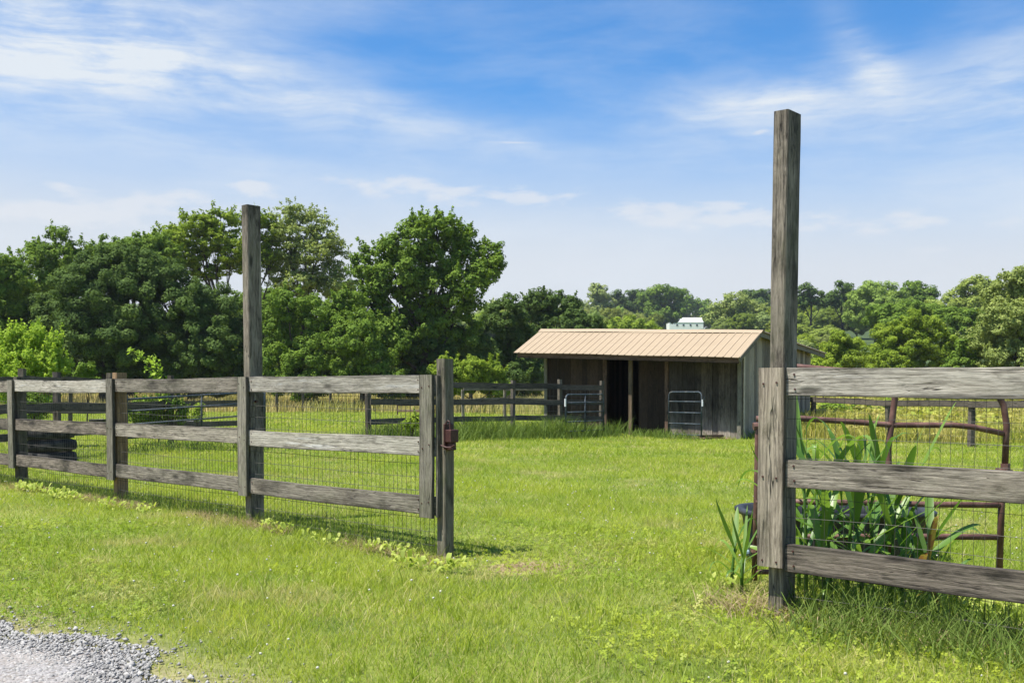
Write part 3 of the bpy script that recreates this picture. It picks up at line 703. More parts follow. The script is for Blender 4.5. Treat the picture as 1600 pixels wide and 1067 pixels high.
# ------------------------------------------------------------ rusty pipe panel behind the right fence
pz = 6.1; pn = thing('corral_gate', (X_at(1380, pz), pz, 0), 'rusty brown bent pipe corral panel standing behind the right fence', 'livestock panel')
def PP(px, py, Z=pz): return P(px, py, Z)
mb = MB(); r = .021
mb.tube([PP(1216, 652), PP(1217, 600), PP(1224, 580), PP(1243, 573), PP(1300, 578), PP(1420, 586), PP(1520, 592), PP(1552, 606), PP(1568, 632), PP(1573, 665), PP(1570, 733)], .0195, 10)
mb.build('top_rail', M['rust'], pn, PP(1380, 580), True)
def pipe(name, pts, r=.0185):
    mb = MB(); mb.tube([PP(*p) for p in pts], r, 10); return mb.build(name, M['rust'], pn, PP(*pts[0]), True)
pipe('rail', [(1182, 654), (1240, 653), (1320, 658), (1395, 664), (1490, 664), (1520, 667), (1567, 677)])
pipe('rail', [(1180, 783), (1330, 785), (1460, 788), (1562, 789)])
pipe('rail', [(1180, 838), (1330, 838), (1455, 838), (1560, 839)])
pipe('rail', [(1180, 893), (1330, 893), (1455, 895), (1560, 896)], .016)
pipe('stile', [(1399, 590), (1398, 625), (1388, 700), (1390, 800), (1390, 896)], .019)
pipe('stile', [(1571, 728), (1565, 785), (1561, 905)], .020)
pipe('stile', [(1184, 664), (1184, 675), (1182, 770), (1178, 925)], .017)
for (x, y) in ((1571, 729), (1180, 857)):
    col_ = MB(); col_.tube([PP(x, y+5), PP(x, y-5)], .028, 10); col_.build('collar', M['rust'], pn, PP(x, y), False)
col_ = MB()
a_ = PP(1556, 734); b_ = PP(1582, 737); col_.tube([a_, b_], .012, 8)
col_.build('pin', M['rust'], pn, PP(1571, 729), False)
col_ = MB(); col_.tube([PP(1177, 666), PP(1198, 664)], .024, 10); col_.build('pin', M['rust'], pn, PP(1184, 666), False)

# ------------------------------------------------------------ black oval tank
TZ = 7.05; tx0 = X_at(1304, TZ); tb = thing('stock_tank', (tx0, TZ, 0), 'black oval stock tank half hidden behind corn plants and the pipe panel', 'water trough')
mb = MB()
a_, b_ = .66, .36
prof = [(.86, -.02), (.90, .04), (.95, .28), (.965, .31), (1.03, .325), (1.035, .35), (1.0, .362), (.95, .355), (.90, .28), (.85, .05), (0.02, .04)]
n_ = 56; vs = []; 
for (k, z) in prof:
    for i in range(n_):
        t = 2*math.pi*i/n_; e = .62
        cx = math.copysign(abs(math.cos(t))**e, math.cos(t)); sy = math.copysign(abs(math.sin(t))**e, math.sin(t))
        rib = 1+(.02*math.cos(t*14) if .04 <= z <= .28 and k > .8 else 0)
        vs.append((tx0+a_*k*cx*rib, TZ+b_*k*sy*rib, z+.0))
fs = [(j*n_+i, j*n_+(i+1) % n_, (j+1)*n_+(i+1) % n_, (j+1)*n_+i) for j in range(len(prof)-1) for i in range(n_)]
mb.add(vs, fs); mb.build('tank_body', M['tank'], tb, (tx0, TZ, 0), True)
mb = MB(); q = (tx0-.62, TZ-.12, .06); mb.tube([q, (q[0]-.05, q[1]-.03, .06)], .022, 10); mb.build('drain_plug', paint('pale_blue_plug', (.25, .36, .42), .5), tb, q)
for sx_ in (-1, 1):
    mb = MB(); mb.box((tx0+sx_*.615, TZ-.15, .16), (.035, .05, .34)); mb.build('rib', M['tank'], tb, (tx0+sx_*.6, TZ-.15, 0))

# ------------------------------------------------------------ corn-like plants
def leaf_strip(base, az, L_, w, rise, droop, n=9, twist=0.):
    d = Vector((math.cos(az), math.sin(az), 0)); sd = Vector((-math.sin(az), math.cos(az), 0)); vs = []; 
    for i in range(n+1):
        t = i/n; ww = w*min(1, .45+t*2.2)*(1-max(0, (t-.35)/.65)**1.7)+.0008
        c = Vector(base)+d*(L_*(math.sin(t*1.3)*(1-rise*.55)))+UP*(L_*(rise*t-droop*t**2.6))
        s = (sd*math.cos(twist*t)+UP*math.sin(twist*t)); up = UP*ww*.18
        vs += [c-s*ww/2+up, c, c+s*ww/2+up]
    fs = []
    for i in range(n):
        k = 3*i; fs += [(k, k+1, k+4, k+3), (k+1, k+2, k+5, k+4)]
    return vs, fs
def corn(loc, h, nl, label, dry=False, wl=1.):
    t = thing('corn_plant', loc, label, 'plant', 'corn plants behind the right fence')
    mb = MB(); lx, ly = random.uniform(-.05, .05), random.uniform(-.04, .04)
    pts = [Vector(loc)+Vector((lx*k*k, ly*k*k, h*.85*k)) for k in (0, .33, .66, 1)]
    mb.tube(pts, [.012, .011, .008, .004], 7); mb.build('stalk', M['leaf_corn'], t, loc, True)
    V = []; Fs = []; va = []; o = 0; az = random.uniform(0, 6.28)
    dV = []; dF = []; do = 0
    for i in range(nl):
        k = (i+.5)/nl; az += 2.5+random.uniform(-.5, .5); z = h*(.12+.72*k)
        base = Vector(loc)+Vector((lx*k*k, ly*k*k, z))
        Ll = (.42+.34*math.sin(k*2.6))*random.uniform(.75, 1.25)*min(1.15, h/.75+.15)
        rise = random.uniform(.9, 1.25) if k > .5 else random.uniform(.45, 1.)
        vs, fs = leaf_strip(base, az, Ll, .040*random.uniform(.5, 1.35)*wl, rise, random.uniform(.1, .95)*rise, 12, random.uniform(-.8, .8))
        if dry and i in (0, 2, 5):
            dV += vs; dF += [tuple(x+do for x in f) for f in fs]; do += len(vs)
        else:
            V += vs; Fs += [tuple(x+o for x in f) for f in fs]; o += len(vs); va += [random.random()]*len(fs)
    A = np.array([tuple(x) for x in V])-np.array(loc)
    link('foliage', np_mesh('foliage', A, np.array(Fs), np.array(va), True), M['leaf_corn'], t, loc)
    if dV:
        A = np.array([tuple(x) for x in dV])-np.array(loc)
        q = link('dry_leaves', np_mesh('dry_leaves', A, np.array(dF), rng.uniform(0, 1, len(dF)), True), M['leaf_corn_dry'], t, loc)
        q['label'] = 'yellow and rust red withered leaves'
    return t
cp = [(1385, 5.9, .66, 9, 0, 'corn plant behind the slanted rusty stile, against the tank'),
      (1448, 5.6, .5, 8, 0, 'green corn plant at the right end of the black tank'),
      (1262, 5.6, 1.02, 12, 0, 'tallest corn plant, its upright leaf beside the dark right post'),
      (1278, 5.95, .80, 10, 0, 'leafy green corn plant second from the right post, behind the middle rail'),
      (1300, 5.45, .90, 11, 0, 'green corn plant third from the right post, close behind the mesh'),
      (1326, 5.75, .92, 12, 0, 'tall corn plant between the right post and the pipe stile'),
      (1350, 5.4, .66, 8, 0, 'corn plant with drooping leaves over the bottom rail'),
      (1368, 5.7, .86, 11, 0, 'corn plant just left of the slanted rusty stile'),
      (1395, 5.35, .78, 11, 0, 'bushy corn plant right in front of the slanted rusty stile'),
      (1412, 5.6, .62, 8, 0, 'green corn plant just right of the slanted rusty stile'),
      (1435, 5.3, .52, 8, 1, 'corn plant with yellow and red withered leaves near the tank end'),
      (1468, 5.15, .42, 7, 1, 'small drying corn plant farthest right, reddish leaves near the ground'),
      (1290, 5.25, .5, 8, 0, 'short corn plant low beside the right post foot'),
      (1250, 5.75, .72, 9, 0, 'corn plant mostly hidden behind the tall right post'),
      (1160, 5.75, .34, 10, 0, 'low corn plant left of the right post beside the rusty stile'),
      (1145, 6.0, .38, 9, 0, 'leftmost low corn plant with a blade leaning toward the lawn')]
for (px, Z, h, nl, dr, lb) in cp:
    g_ = G(px, Z); corn(g_, h*.86, nl-(1 if px > 1200 else 1), lb, bool(dr), 1. if px > 1200 else .7)

# ------------------------------------------------------------ broad weeds along the near fence
def weed(px, py, spread, nl, label, sz=.05):
    nl = int(nl*.75)
    Z = 1.2*F/(py-HORIZ); c = G(px, Z); V = []; Fs = []; va = []; o = 0
    for i in range(nl):
        bx_ = random.gauss(0, spread); by_ = random.gauss(0, spread*.35)
        q = c+FU*bx_+FN*by_; q.z = float(gz(q.x, q.y))+random.uniform(.02, .09)
        vs, fs = leaf_strip(q, random.uniform(0, 6.28), sz*random.uniform(.8, 1.7), sz*.5, random.uniform(.5, 1.2), random.uniform(.3, .9), 4)
        V += vs; Fs += [tuple(x+o for x in f) for f in fs]; o += len(vs); va += [random.random()]*len(fs)
    A = np.array([tuple(x) for x in V])-np.array(c)
    ob = link('broadleaf_weed', np_mesh('broadleaf_weed', A, np.array(Fs), np.array(va), True), M['weed'], None, c)
    tag(ob, label, 'weed', None, 'stuff')
weed(45, 772, .16, 130, 'pale yellow green weed patch nearest the left edge of the photo', .058)
weed(95, 783, .17, 130, 'second pale weed patch from the left, before the bottom rail', .058)
weed(165, 795, .16, 50, 'small pale weeds at the foot of the light brown post')
weed(222, 803, .13, 40, 'small weeds between the light brown post and the tall left post')
weed(428, 830, .10, 45, 'pale weeds just right of the tall left post foot')
weed(505, 845, .16, 30, 'sparse weeds under the middle of the last left bay')
weed(615, 858, .14, 70, 'pale weed patch left of the latch post foot')
weed(650, 878, .12, 45, 'weeds close in front of the latch post foot', .065)
weed(705, 884, .07, 22, 'broad leaved weed just right of the latch post foot', .08)
weed(1128, 925, .08, 26, 'small bright weed on the lawn left of the right post')
weed(1245, 965, .06, 14, 'pale leaf weed at the foot of the right post', .07)
weed(1560, 965, .3, 260, 'spreading bright green weeds under the right fence near the photo edge', .055)

# ------------------------------------------------------------ run-in shed
SU = Vector((-math.cos(TH), math.sin(TH), 0)); SV = Vector((math.sin(TH), math.cos(TH), 0)); LEAN = .04
SL, SD = 6.38, 5.22
def W(a, d, z, lean=True): q = Vector((SHED_O.x, SHED_O.y, 0))+SU*a+SV*d; q.z = z+(LEAN*a if lean else 0); return q
def a_of(px): k = (px-800)/F; return (SHED_O.x-SHED_O.y*k)/(.809+.588*k)
EAVE_D, EAVE_Z, RID_D, RID_Z, REAR_D, REAR_Z = -.72, 2.06, .73, 2.79, 5.97, 2.34
def roof_z(d):
    return EAVE_Z+(RID_Z-EAVE_Z)*(d-EAVE_D)/(RID_D-EAVE_D) if d < RID_D else RID_Z+(REAR_Z-RID_Z)*(d-RID_D)/(REAR_D-RID_D)
shed = thing('shed', W(0, 0, -.2), 'low weathered board run-in shed with a tan ribbed metal roof', 'shed')
def framed(mb, name, mt, parent, origin, X, Y):
    """object whose own X axis is X, so wood grain runs that way"""
    X = Vector(X).normalized(); Zd = X.cross(Vector(Y)).normalized(); Yd = Zd.cross(X)
    Rm = Matrix(((X.x, Yd.x, Zd.x), (X.y, Yd.y, Zd.y), (X.z, Yd.z, Zd.z)))
    o = Vector(origin); V = (np.concatenate(mb.v)-np.array(o)) @ np.array(Rm)
    me = bpy.data.meshes.new(name); me.from_pydata(V.tolist(), [], mb.f); me.materials.append(mt)
    ob = bpy.data.objects.new(name, me); C.objects.link(ob)
    M4 = Rm.to_4x4(); M4.translation = o-(parent.location if parent else Vector()); ob.parent = parent; ob.matrix_local = M4
    return ob
def board_wall(name, mt, c0, c1, fixed, along_a, zbot, topf, thk=.025, parent=shed, wmin=.14, wmax=.22, jag=.03):
    mb = MB(); p = c0
    while p < c1-.02:
        wdt = min(random.uniform(wmin, wmax), c1-p); q0, q1 = p+.003, p+wdt-.004; off = random.uniform(-.007, .007)
        zb = zbot+random.uniform(-jag, jag)
        vs = []
        for (q, t) in ((q0, 0), (q1, 0), (q1, 1), (q0, 1)):
            for top in (0, 1):
                f = fixed+off+t*thk
                z = (topf(q) if top else zb)
                vs.append(W(q, f, z, bool(top)) if along_a else W(f, q, z, bool(top)))
        mb.add(vs, [(0,2,3,1),(2,4,5,3),(4,6,7,5),(6,0,1,7),(1,3,5,7),(0,6,4,2)]); p += wdt
    o = W(c0, fixed, zbot) if along_a else W(fixed, c0, zbot)
    return framed(mb, name, mt, parent, o, (0, 0, 1), SU if along_a else SV)
ft = lambda q: 2.33
A1, A2, A3, A4 = a_of(949), a_of(991), a_of(1043), a_of(1160)
board_wall('front_wall', M['shed_dark'], A1, SL, 0, True, -.12, ft)['label'] = 'dark brown board wall left of the doorway'
board_wall('front_wall', M['shed_low'], 0, A3, 0, True, -.28, ft)['label'] = 'streaked brown and grey board wall right of the doorway'
board_wall('door', M['shed_dark'], A3, A2-.02, .22, True, -.2, ft, wmin=.25, wmax=.4)['label'] = 'plain dim brown board panel set back beside the opening'
board_wall('gable_wall', M['shed_gable'], .03, SD, -.03, False, -.3, lambda d: roof_z(d)-.07)['label'] = 'pale grey green board gable'
board_wall('gable_wall', M['shed_dark'], .03, SD, SL, False, -.1, lambda d: roof_z(d)-.07)
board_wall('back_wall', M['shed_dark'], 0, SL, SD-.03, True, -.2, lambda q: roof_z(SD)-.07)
def sbeam(name, mt, p0, p1, wdir, wd, th): return board(name, p0, p1, wdir, wd, th, mt, shed, 10, .004)
sbeam('door_post', M['shed_tan'], W(A2-.05, -.30, -.35, False), W(A2-.05, -.30, 2.2), SU, .11, .08)['label'] = 'tan post lit by the sun at the doorway'
sbeam('door_post', M['shed_dark'], W(A1+.03, -.06, -.3, False), W(A1+.03, -.06, 2.3), SU, .14, .10)
sbeam('corner_post', M['barge'], W(.06, -.05, -.4, False), W(.06, -.05, 2.3), SU, .11, .05)
sbeam('corner_post', M['barge'], W(SL-.03, -.05, -.2, False), W(SL-.03, -.05, 2.3), SU, .10, .05)
sbeam('door_post', M['shed_dark'], W(A3, -.05, -.35, False), W(A3, -.05, 2.3), SU, .10, .06)
sbeam('fascia', M['shed_dark'], W(-.18, EAVE_D+.05, EAVE_Z-.10), W(SL+.58, EAVE_D+.05, EAVE_Z-.10), UP, .15, .03)
for a_ in (-.2,):
    sbeam('barge_board', M['barge'], W(a_, EAVE_D+.02, EAVE_Z-.09), W(a_, RID_D, RID_Z-.09), UP, .13, .03)
    sbeam('barge_board', M['barge'], W(a_, RID_D+.01, RID_Z-.09), W(a_, REAR_D, REAR_Z-.08), UP, .13, .03)
for i in range(8):
    a_ = .15+i*(SL-.3)/7; sbeam('rafter', M['shed_dark'], W(a_, EAVE_D+.08, EAVE_Z-.07), W(a_, RID_D-.03, RID_Z-.07), UP, .09, .04)
def ribbed(name, a0, a1, d0, z0, d1, z1, nd=6):
    mb = MB(); prof = []; a = a0
    while a < a1:
        for (da, h) in ((0, .0), (.012, .019), (.035, .019), (.047, 0), (.10, 0), (.105, .004), (.115, 0), (.16, 0), (.165, .004), (.175, 0)):
            if a+da <= a1: prof.append((a+da, h))
        a += .2286
    prof.append((a1, 0)); vs = []
    for i in range(nd+1):
        t = i/nd
        for (p, h) in prof: vs.append(W(p, d0+(d1-d0)*t, z0+(z1-z0)*t+h+.006*math.sin(p*1.7+t*2)))
    k = len(prof)
    top = [(i*k+j, i*k+j+1, (i+1)*k+j+1, (i+1)*k+j) for i in range(nd) for j in range(k-1)]
    mb.add(vs, top); vs2 = [v-Vector((0, 0, .02 if 0 else .012)) for v in vs]; mb.add(vs2, [f[::-1] for f in top])
    n0 = len(vs)
    mb.f += [(j, j+n0, j+1+n0, j+1) for j in range(k-1)]+[(j+nd*k, j+1+nd*k, j+1+nd*k+n0, j+nd*k+n0) for j in range(k-1)]
    return mb.build(name, M['roof'], shed, W((a0+a1)/2, (d0+d1)/2, z0))
ribbed('roof', -.26, SL+.66, EAVE_D-.05, EAVE_Z-.02, RID_D, RID_Z)['label'] = 'short front slope of tan ribbed metal'
ribbed('roof', -.26, SL+.66, REAR_D+.04, REAR_Z, RID_D, RID_Z-.002)['label'] = 'long rear slope'
mb = MB(); vs = []
for a_ in np.linspace(-.28, SL+.68, 20):
    for (d, dz_) in ((-.16, -.055), (-.155, -.05), (0, .038), (.16, .022), (.16, .012)):
        vs.append(W(a_, RID_D+d, RID_Z+dz_+.006*math.sin(a_*1.7)))
mb.add(vs, [(i*5+j, i*5+j+1, i*5+6+j, i*5+5+j) for i in range(19) for j in range(4)])
mb.build('ridge_cap', M['roof'], shed, W(3, RID_D, RID_Z))
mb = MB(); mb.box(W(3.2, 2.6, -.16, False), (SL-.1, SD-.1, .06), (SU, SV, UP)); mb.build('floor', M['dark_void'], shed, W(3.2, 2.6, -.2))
# bare earth in front
def patch(name, cx, cy, rx, ry, ang, mt, kind='structure'):
    vs = []; n_ = 40; rings = 5
    for j in range(rings+1):
        for i in range(n_):
            t = 2*math.pi*i/n_; r = (j+.02)/rings*(1+.12*math.sin(3*t+1)+.1*math.sin(5*t)); x = rx*r*math.cos(t); y = ry*r*math.sin(t)
            X = cx+x*math.cos(ang)-y*math.sin(ang); Y = cy+x*math.sin(ang)+y*math.cos(ang); vs.append((X, Y, float(gz(X, Y))+.05*(1-(j/rings)**2)+.008))
    fs = [(j*n_+i, j*n_+(i+1) % n_, (j+1)*n_+(i+1) % n_, (j+1)*n_+i) for j in range(rings) for i in range(n_)]
    mb = MB(); mb.add(vs, fs); ob = mb.build(name, mt, None, (cx, cy, 0), True); return tag(ob, kind=kind)
q = W(.95, -.28, 0); patch('bare_earth', q.x, q.y, .75, .3, -TH, M['soil'])
mb = MB(); q = W(.7, -.5, 0); zg = float(gz(q.x, q.y))+.085
b_ = board('wood_block', (q.x-.3, q.y-.03, zg), (q.x+.35, q.y+.02, zg+.01), (0, 1, 0), .16, .06, M['shed_tan'], None, 4)
tag(b_, 'short tan plank lying on the bare earth before the shed wall', 'plank')

# ------------------------------------------------------------ tube gates
def tube_gate(loc, Ud, width, z0, z1, nb, label, rise=0., r=.022, mids=(), corner=.1, leaf=None):
    t = thing('tube_gate', loc, label, 'gate'); o = Vector(loc)
    def Q(s, z): q = o+Ud*s; return Vector((q.x, q.y, o.z+z+rise*s))
    c = corner; mb = MB()
    mb.tube([Q(0, z0), Q(0, z1-c), Q(c*.3, z1-c*.3), Q(c, z1), Q(width-c, z1), Q(width-c*.3, z1-c*.3), Q(width, z1-c), Q(width, z0)], r, 8)
    mb.build('frame', M['bluegate'], t, Q(0, z1), True)
    for i in range(nb):
        z = z0+.015+(z1-z0)*i/nb*(1.02); mb = MB(); mb.tube([Q(0, z), Q(width, z)], r*.8, 8); mb.build('bar', M['bluegate'], t, Q(0, z), True)
    for s in mids:
        mb = MB(); mb.tube([Q(s, z0), Q(s, z1)], r*.8, 8); mb.build('upright', M['bluegate'], t, Q(s, z0), True)
    return t, Q
g0, g1 = P(884, 660, 26.0), P(943, 664, 27.2); dv = (g1-g0); dv.z = 0
gp = Vector((g0.x, g0.y, float(gz(g0.x, g0.y))))
t, Q = tube_gate(gp, dv.normalized(), dv.length, .18, 1.16, 4, 'small blue tube gate chained to the paddock fence, left of the shed doorway', mids=(dv.length*.5,))
mb = MB(); mb.tube([Q(-.02, .85), Q(-.02, 1.05)], .028, 6); mb.build('white_sleeve', M['white'], t, Q(0, .9))
g0, g1 = P(1045, 660, 27.6), P(1096, 664, 26.7); dv = (g1-g0); dv.z = 0
gp = Vector((g0.x, g0.y, float(gz(g0.x, g0.y))))
t, Q = tube_gate(gp, dv.normalized(), dv.length, .08, 1.26, 4, 'small blue tube gate leaning against the shed wall right of the doorway')
mb = MB(); mb.tube([Q(dv.length+.03, .88), Q(dv.length+.03, 1.06)], .024, 6); mb.build('white_sleeve', M['white'], t, Q(0, .9))
mb = MB(); mb.tube([Q(dv.length, 1.0), Q(dv.length+.08, 1.05), Q(dv.length+.1, 1.13)], .012, 6); mb.build('hook', M['bluegate'], t, Q(0, .9))
g0, g1 = P(198, 660, 18.3), P(411, 660, 20.6); dv = (g1-g0); dv.z = 0
gp = Vector((g0.x, g0.y, float(gz(g0.x, g0.y))))
t, Q = tube_gate(gp, dv.normalized(), dv.length, .30, 1.03, 3, 'long blue tube gate across the paddock, seen through the second bay of the left fence', .045, .021, (dv.length*.52,), .04)
mb = MB(); mb.tube([Q(-.02, .3), Q(-.02, 1.12)], .045, 8); mb.tube([Q(-.02, .85), Q(-.02, 1.08)], .05, 8); mb.build('hinge_stile', M['bluegate'], t, Q(0, .9), True)
mb = MB(); mb.tube([Q(dv.length+.03, .3), Q(dv.length+.03, 1.25)], .035, 8); mb.build('latch_stile', M['bluegate'], t, Q(dv.length, .9), True)

# ------------------------------------------------------------ paddock and pasture fences
def far_fence(name, pts, tops, hts, label, cat, mt=M['far_rail'], post_top=1.52, pw=.10, group=None, mesh=None, wire_mt=None, face=-1, rthk=.035):
    """pts: list of (px, Z) post positions"""
    gs_ = [G(px, Z) for px, Z in pts]; root = thing(name, gs_[0], label, cat, group)
    for i, g_ in enumerate(gs_):
        d = (gs_[min(i+1, len(gs_)-1)]-gs_[max(i-1, 0)]); d.z = 0; d.normalize(); nrm = Vector((d.y, -d.x, 0))
        tp = post_top+random.uniform(-.05, .05)
        board('post', g_-nrm*.0+Vector((0, 0, -.2))-nrm*pw*.5, g_+Vector((random.uniform(-.02, .02), 0, tp))-nrm*pw*.5, d, pw, pw, mt if mt is not M['far_rail'] else M['post_dark'] if i % 2 else M['far_rail'], root, 8, .006)
    for i in range(len(gs_)-1):
        a, b_ = gs_[i], gs_[i+1]; d = (b_-a); d.z = 0; d.normalize(); nrm = Vector((d.y, -d.x, 0))
        for tp, hh in zip(tops, hts):
            j = lambda: random.uniform(-.02, .02)
            off = nrm*(rthk/2+.003) if i % 2 else nrm*(rthk/2+.006)
            board('rail', a+Vector((0, 0, tp-hh/2+j()))+off, b_+Vector((0, 0, tp-hh/2+j()))+off, UP, hh, rthk, mt, root, 8, .005)
        if mesh:
            dv_, dh_, zt = mesh; Ln = (b_-a).length; mb = MB(); s = 0
            while s < Ln:
                q = a+(b_-a)*(s/Ln)-nrm*.0+nrm*.05; mb.tube([q+UP*.05, q+UP*zt], .0022, 3, False); s += dv_
            z = .1
            while z < zt: mb.tube([a+UP*z+nrm*.05, b_+UP*z+nrm*.05], .0026, 3, False); z += dh_
            mb.build('wire_mesh', wire_mt or M['wire_pale'], root, a)
    return root
far_fence('paddock_fence', [(577, 22.6), (690, 24.3), (803, 25.9), (877, 27.0), (941, 27.7)], (1.42, 1.0, .58), (.14, .14, .13),
          'dark weathered three rail paddock fence ending at the left side of the shed', 'fence', mesh=(.15, .2, 1.3))
far_fence('paddock_fence', [(-60, 14.6), (38, 16.2), (94, 17.5), (176, 19.2), (269, 21.4), (413, 23.6)], (1.41, .96, .5), (.13, .15, .12),
          'dark three rail paddock fence running behind the black tyres and the blue gate', 'fence', post_top=1.50)
far_fence('paddock_fence', [(724, 34), (790, 34.6), (866, 35.2)], (1.27, .9), (.11, .1), 'pale single rail fence remnant seen just behind the dark paddock fence beside the shed', 'fence', mt=M['rail'], post_top=1.25, pw=.09)
far_fence('pasture_fence', [(392, 50), (433, 50.5), (474, 51), (517, 51.5), (565, 52), (612, 52.5), (660, 53), (735, 53.5), (795, 54)], (), (), 'thin post and wire fence at the edge of the tan meadow', 'fence', post_top=.98, pw=.13, mesh=(3, .28, .95))
far_fence('pasture_fence', [(1268, 29.5), (1385, 25.6), (1515, 22.6), (1660, 19.9)], (1.06,), (.155,), 'single rail and wire fence in front of the yellow green weeds at right', 'fence', mt=M['far_rail'], post_top=1.06, pw=.12, mesh=(.15, .15, .95))
far_fence('paddock_fence', [(-80, 24.5), (20, 25), (110, 25.5), (176, 26)], (1.22, .7), (.12, .12), 'second dark rail fence farther back behind the bright green bush', 'fence', post_top=1.3)
# little rusty pipe gate far behind the latch post
gpp = thing('pipe_gate', G(640, 43), 'small rusty pipe gate seen far behind, through the near fence beside the latch post', 'gate')
mb = MB()
for y in (633, 642): mb.tube([P(621, y, 43), P(663, y, 43)], .03, 6)
mb.tube([P(621, 630, 43), P(621, 648, 43)], .03, 6); mb.tube([P(661, 630, 43), P(661, 648, 43)], .03, 6); mb.build('gate_frame', M['rust'], gpp, G(640, 43))

# ------------------------------------------------------------ tyre stack
tyz = 16.0; tg = G(76, tyz); ty = thing('tyre_stack', tg, 'stack of old black tyres behind the leftmost bay of the fence', 'tyres')
for i, (rr, hh) in enumerate(((.405, .20), (.39, .19), (.41, .18))):
    z0 = .0+[0, .205, .40][i]; prof = [(.60, .02), (.80, 0), (.95, .02), (1.0, .06), (1.0, hh-.06), (.95, hh-.02), (.80, hh), (.60, hh-.02), (.56, hh*.5)]
    vs = []; n_ = 48
    for (k, z) in prof:
        for j in range(n_):
            t = 2*math.pi*j/n_; kk = k*(1+(.012 if (j % 3 == 0 and k >= .95) else 0)); vs.append((tg.x+[0, .02, -.03][i]+rr*kk*math.cos(t), tg.y+rr*kk*math.sin(t), tg.z+z0+z))
    k = len(prof); fs = [(a*n_+j, a*n_+(j+1) % n_, ((a+1) % k)*n_+(j+1) % n_, ((a+1) % k)*n_+j) for a in range(k) for j in range(n_)]
    mb = MB(); mb.add(vs, fs); mb.build('tyre', M['tyre'], ty, tg, True)
# dark tubs in the paddock
def tub(px, Z, r, h, label):
    g_ = G(px, Z); prof = [(.7, 0), (.86, .1*h), (1, h), (1.05, h), (1.05, h+.02), (.96, h+.02), (.8, .2*h), (.02, .15*h)]; vs = []; n_ = 28
    for (k, z) in prof:
        for j in range(n_): t = 2*math.pi*j/n_; vs.append((g_.x+r*k*math.cos(t), g_.y+r*k*math.sin(t), g_.z+z))
    mb = MB(); mb.add(vs, [(a*n_+j, a*n_+(j+1) % n_, (a+1)*n_+(j+1) % n_, (a+1)*n_+j) for a in range(len(prof)-1) for j in range(n_)])
    tag(mb.build('feed_tub', M['tank'], None, g_, True), label, 'tub')
tub(152, 27, .22, .38, 'small black tub on the lawn beyond the black tyres')
tub(285, 24, .45, .42, 'wide black tub half swallowed by the bush behind the long blue gate')

# ------------------------------------------------------------ leaves and trees
def leaf_cloud(cent, nrm, size, asp=.62):
    n = len(cent); r = rng.normal(0, 1, (n, 3)); t = np.cross(nrm, r); t /= np.linalg.norm(t, axis=1)[:, None]+1e-9
    b_ = np.cross(nrm, t); s = (size*rng.uniform(.65, 1.35, n))[:, None]/2
    bend = nrm*s*rng.uniform(-.5, .3, (n, 1))
    V = np.stack([cent-t*s, cent-b_*s*asp+bend, cent+t*s, cent+b_*s*asp+bend], 1).reshape(-1, 3)
    return V, np.arange(4*n).reshape(-1, 4)
def unit(n):
    d = rng.normal(0, 1, (n, 3)); return d/np.linalg.norm(d, axis=1)[:, None]
def make_crown(lobes, leaf, cover=1.0, pr_k=.26, pr_min=.3, shell=(.5, 1.02), flat=.0, spr=.0, frontbias=True):
    """lobes: (center xyz, rx, ry, rz). returns verts, faces, var, puff centres"""
    cs = []; ns = []; va = []; pc = []
    for (c, rx, ry, rz) in lobes:
        c = np.array(c); rr = np.array([rx, ry, rz]); rm = min(rx, rz); pr = max(pr_min, pr_k*rm)
        area = 4*math.pi*((rx*ry)**1.6/3+(rx*rz)**1.6/3+(ry*rz)**1.6/3)**(1/1.6)
        npf = max(4, int(area/(pr*pr*2.35)))
        d = unit(npf)
        if frontbias: keep = (d[:, 1] < .55) | (rng.uniform(0, 1, npf) < .4); d = d[keep]
        p = c+d*rr*rng.uniform(*shell, (len(d), 1))*(1+rng.normal(0, .10, (len(d), 1)))
        for q, dd in zip(p, d):
            pc.append(q); k = rng.uniform(.6, 1.3); prr = pr*k
            m_ = max(8, int(cover*4*math.pi*prr*prr/(leaf*leaf*.31)*.52))
            u_ = unit(m_); rad = rng.uniform(.35, 1, (m_, 1))**.5
            off = u_*rad*prr; off[:, 2] *= (.75-flat); off[:, :2] *= (1+flat*.4)
            cs.append(q+off)
            nn = u_*.9+np.array([0, 0, .5])+dd*.4+rng.normal(0, .32, (m_, 3)); ns.append(nn/np.linalg.norm(nn, axis=1)[:, None])
            va.append(np.clip(rng.normal(.45, .2, m_)+rng.normal(0, .15), 0, 1))
            if spr and rng.uniform() < spr:      # a shoot reaching out of the outline
                e = dd*.6+np.array([0, 0, .7]); e /= np.linalg.norm(e); k2 = int(m_*.35); tt = rng.uniform(.7, 1.9, (k2, 1))
                cs.append(q+e*prr*tt+rng.normal(0, .14*prr, (k2, 3))); nn = rng.normal(0, 1, (k2, 3))+np.array([0, 0, .6]); ns.append(nn/np.linalg.norm(nn, axis=1)[:, None]); va.append(rng.uniform(.3, 1, k2))
    cs = np.concatenate(cs); ns = np.concatenate(ns); V, Fq = leaf_cloud(cs, ns, leaf); return V, Fq, np.concatenate(va), pc
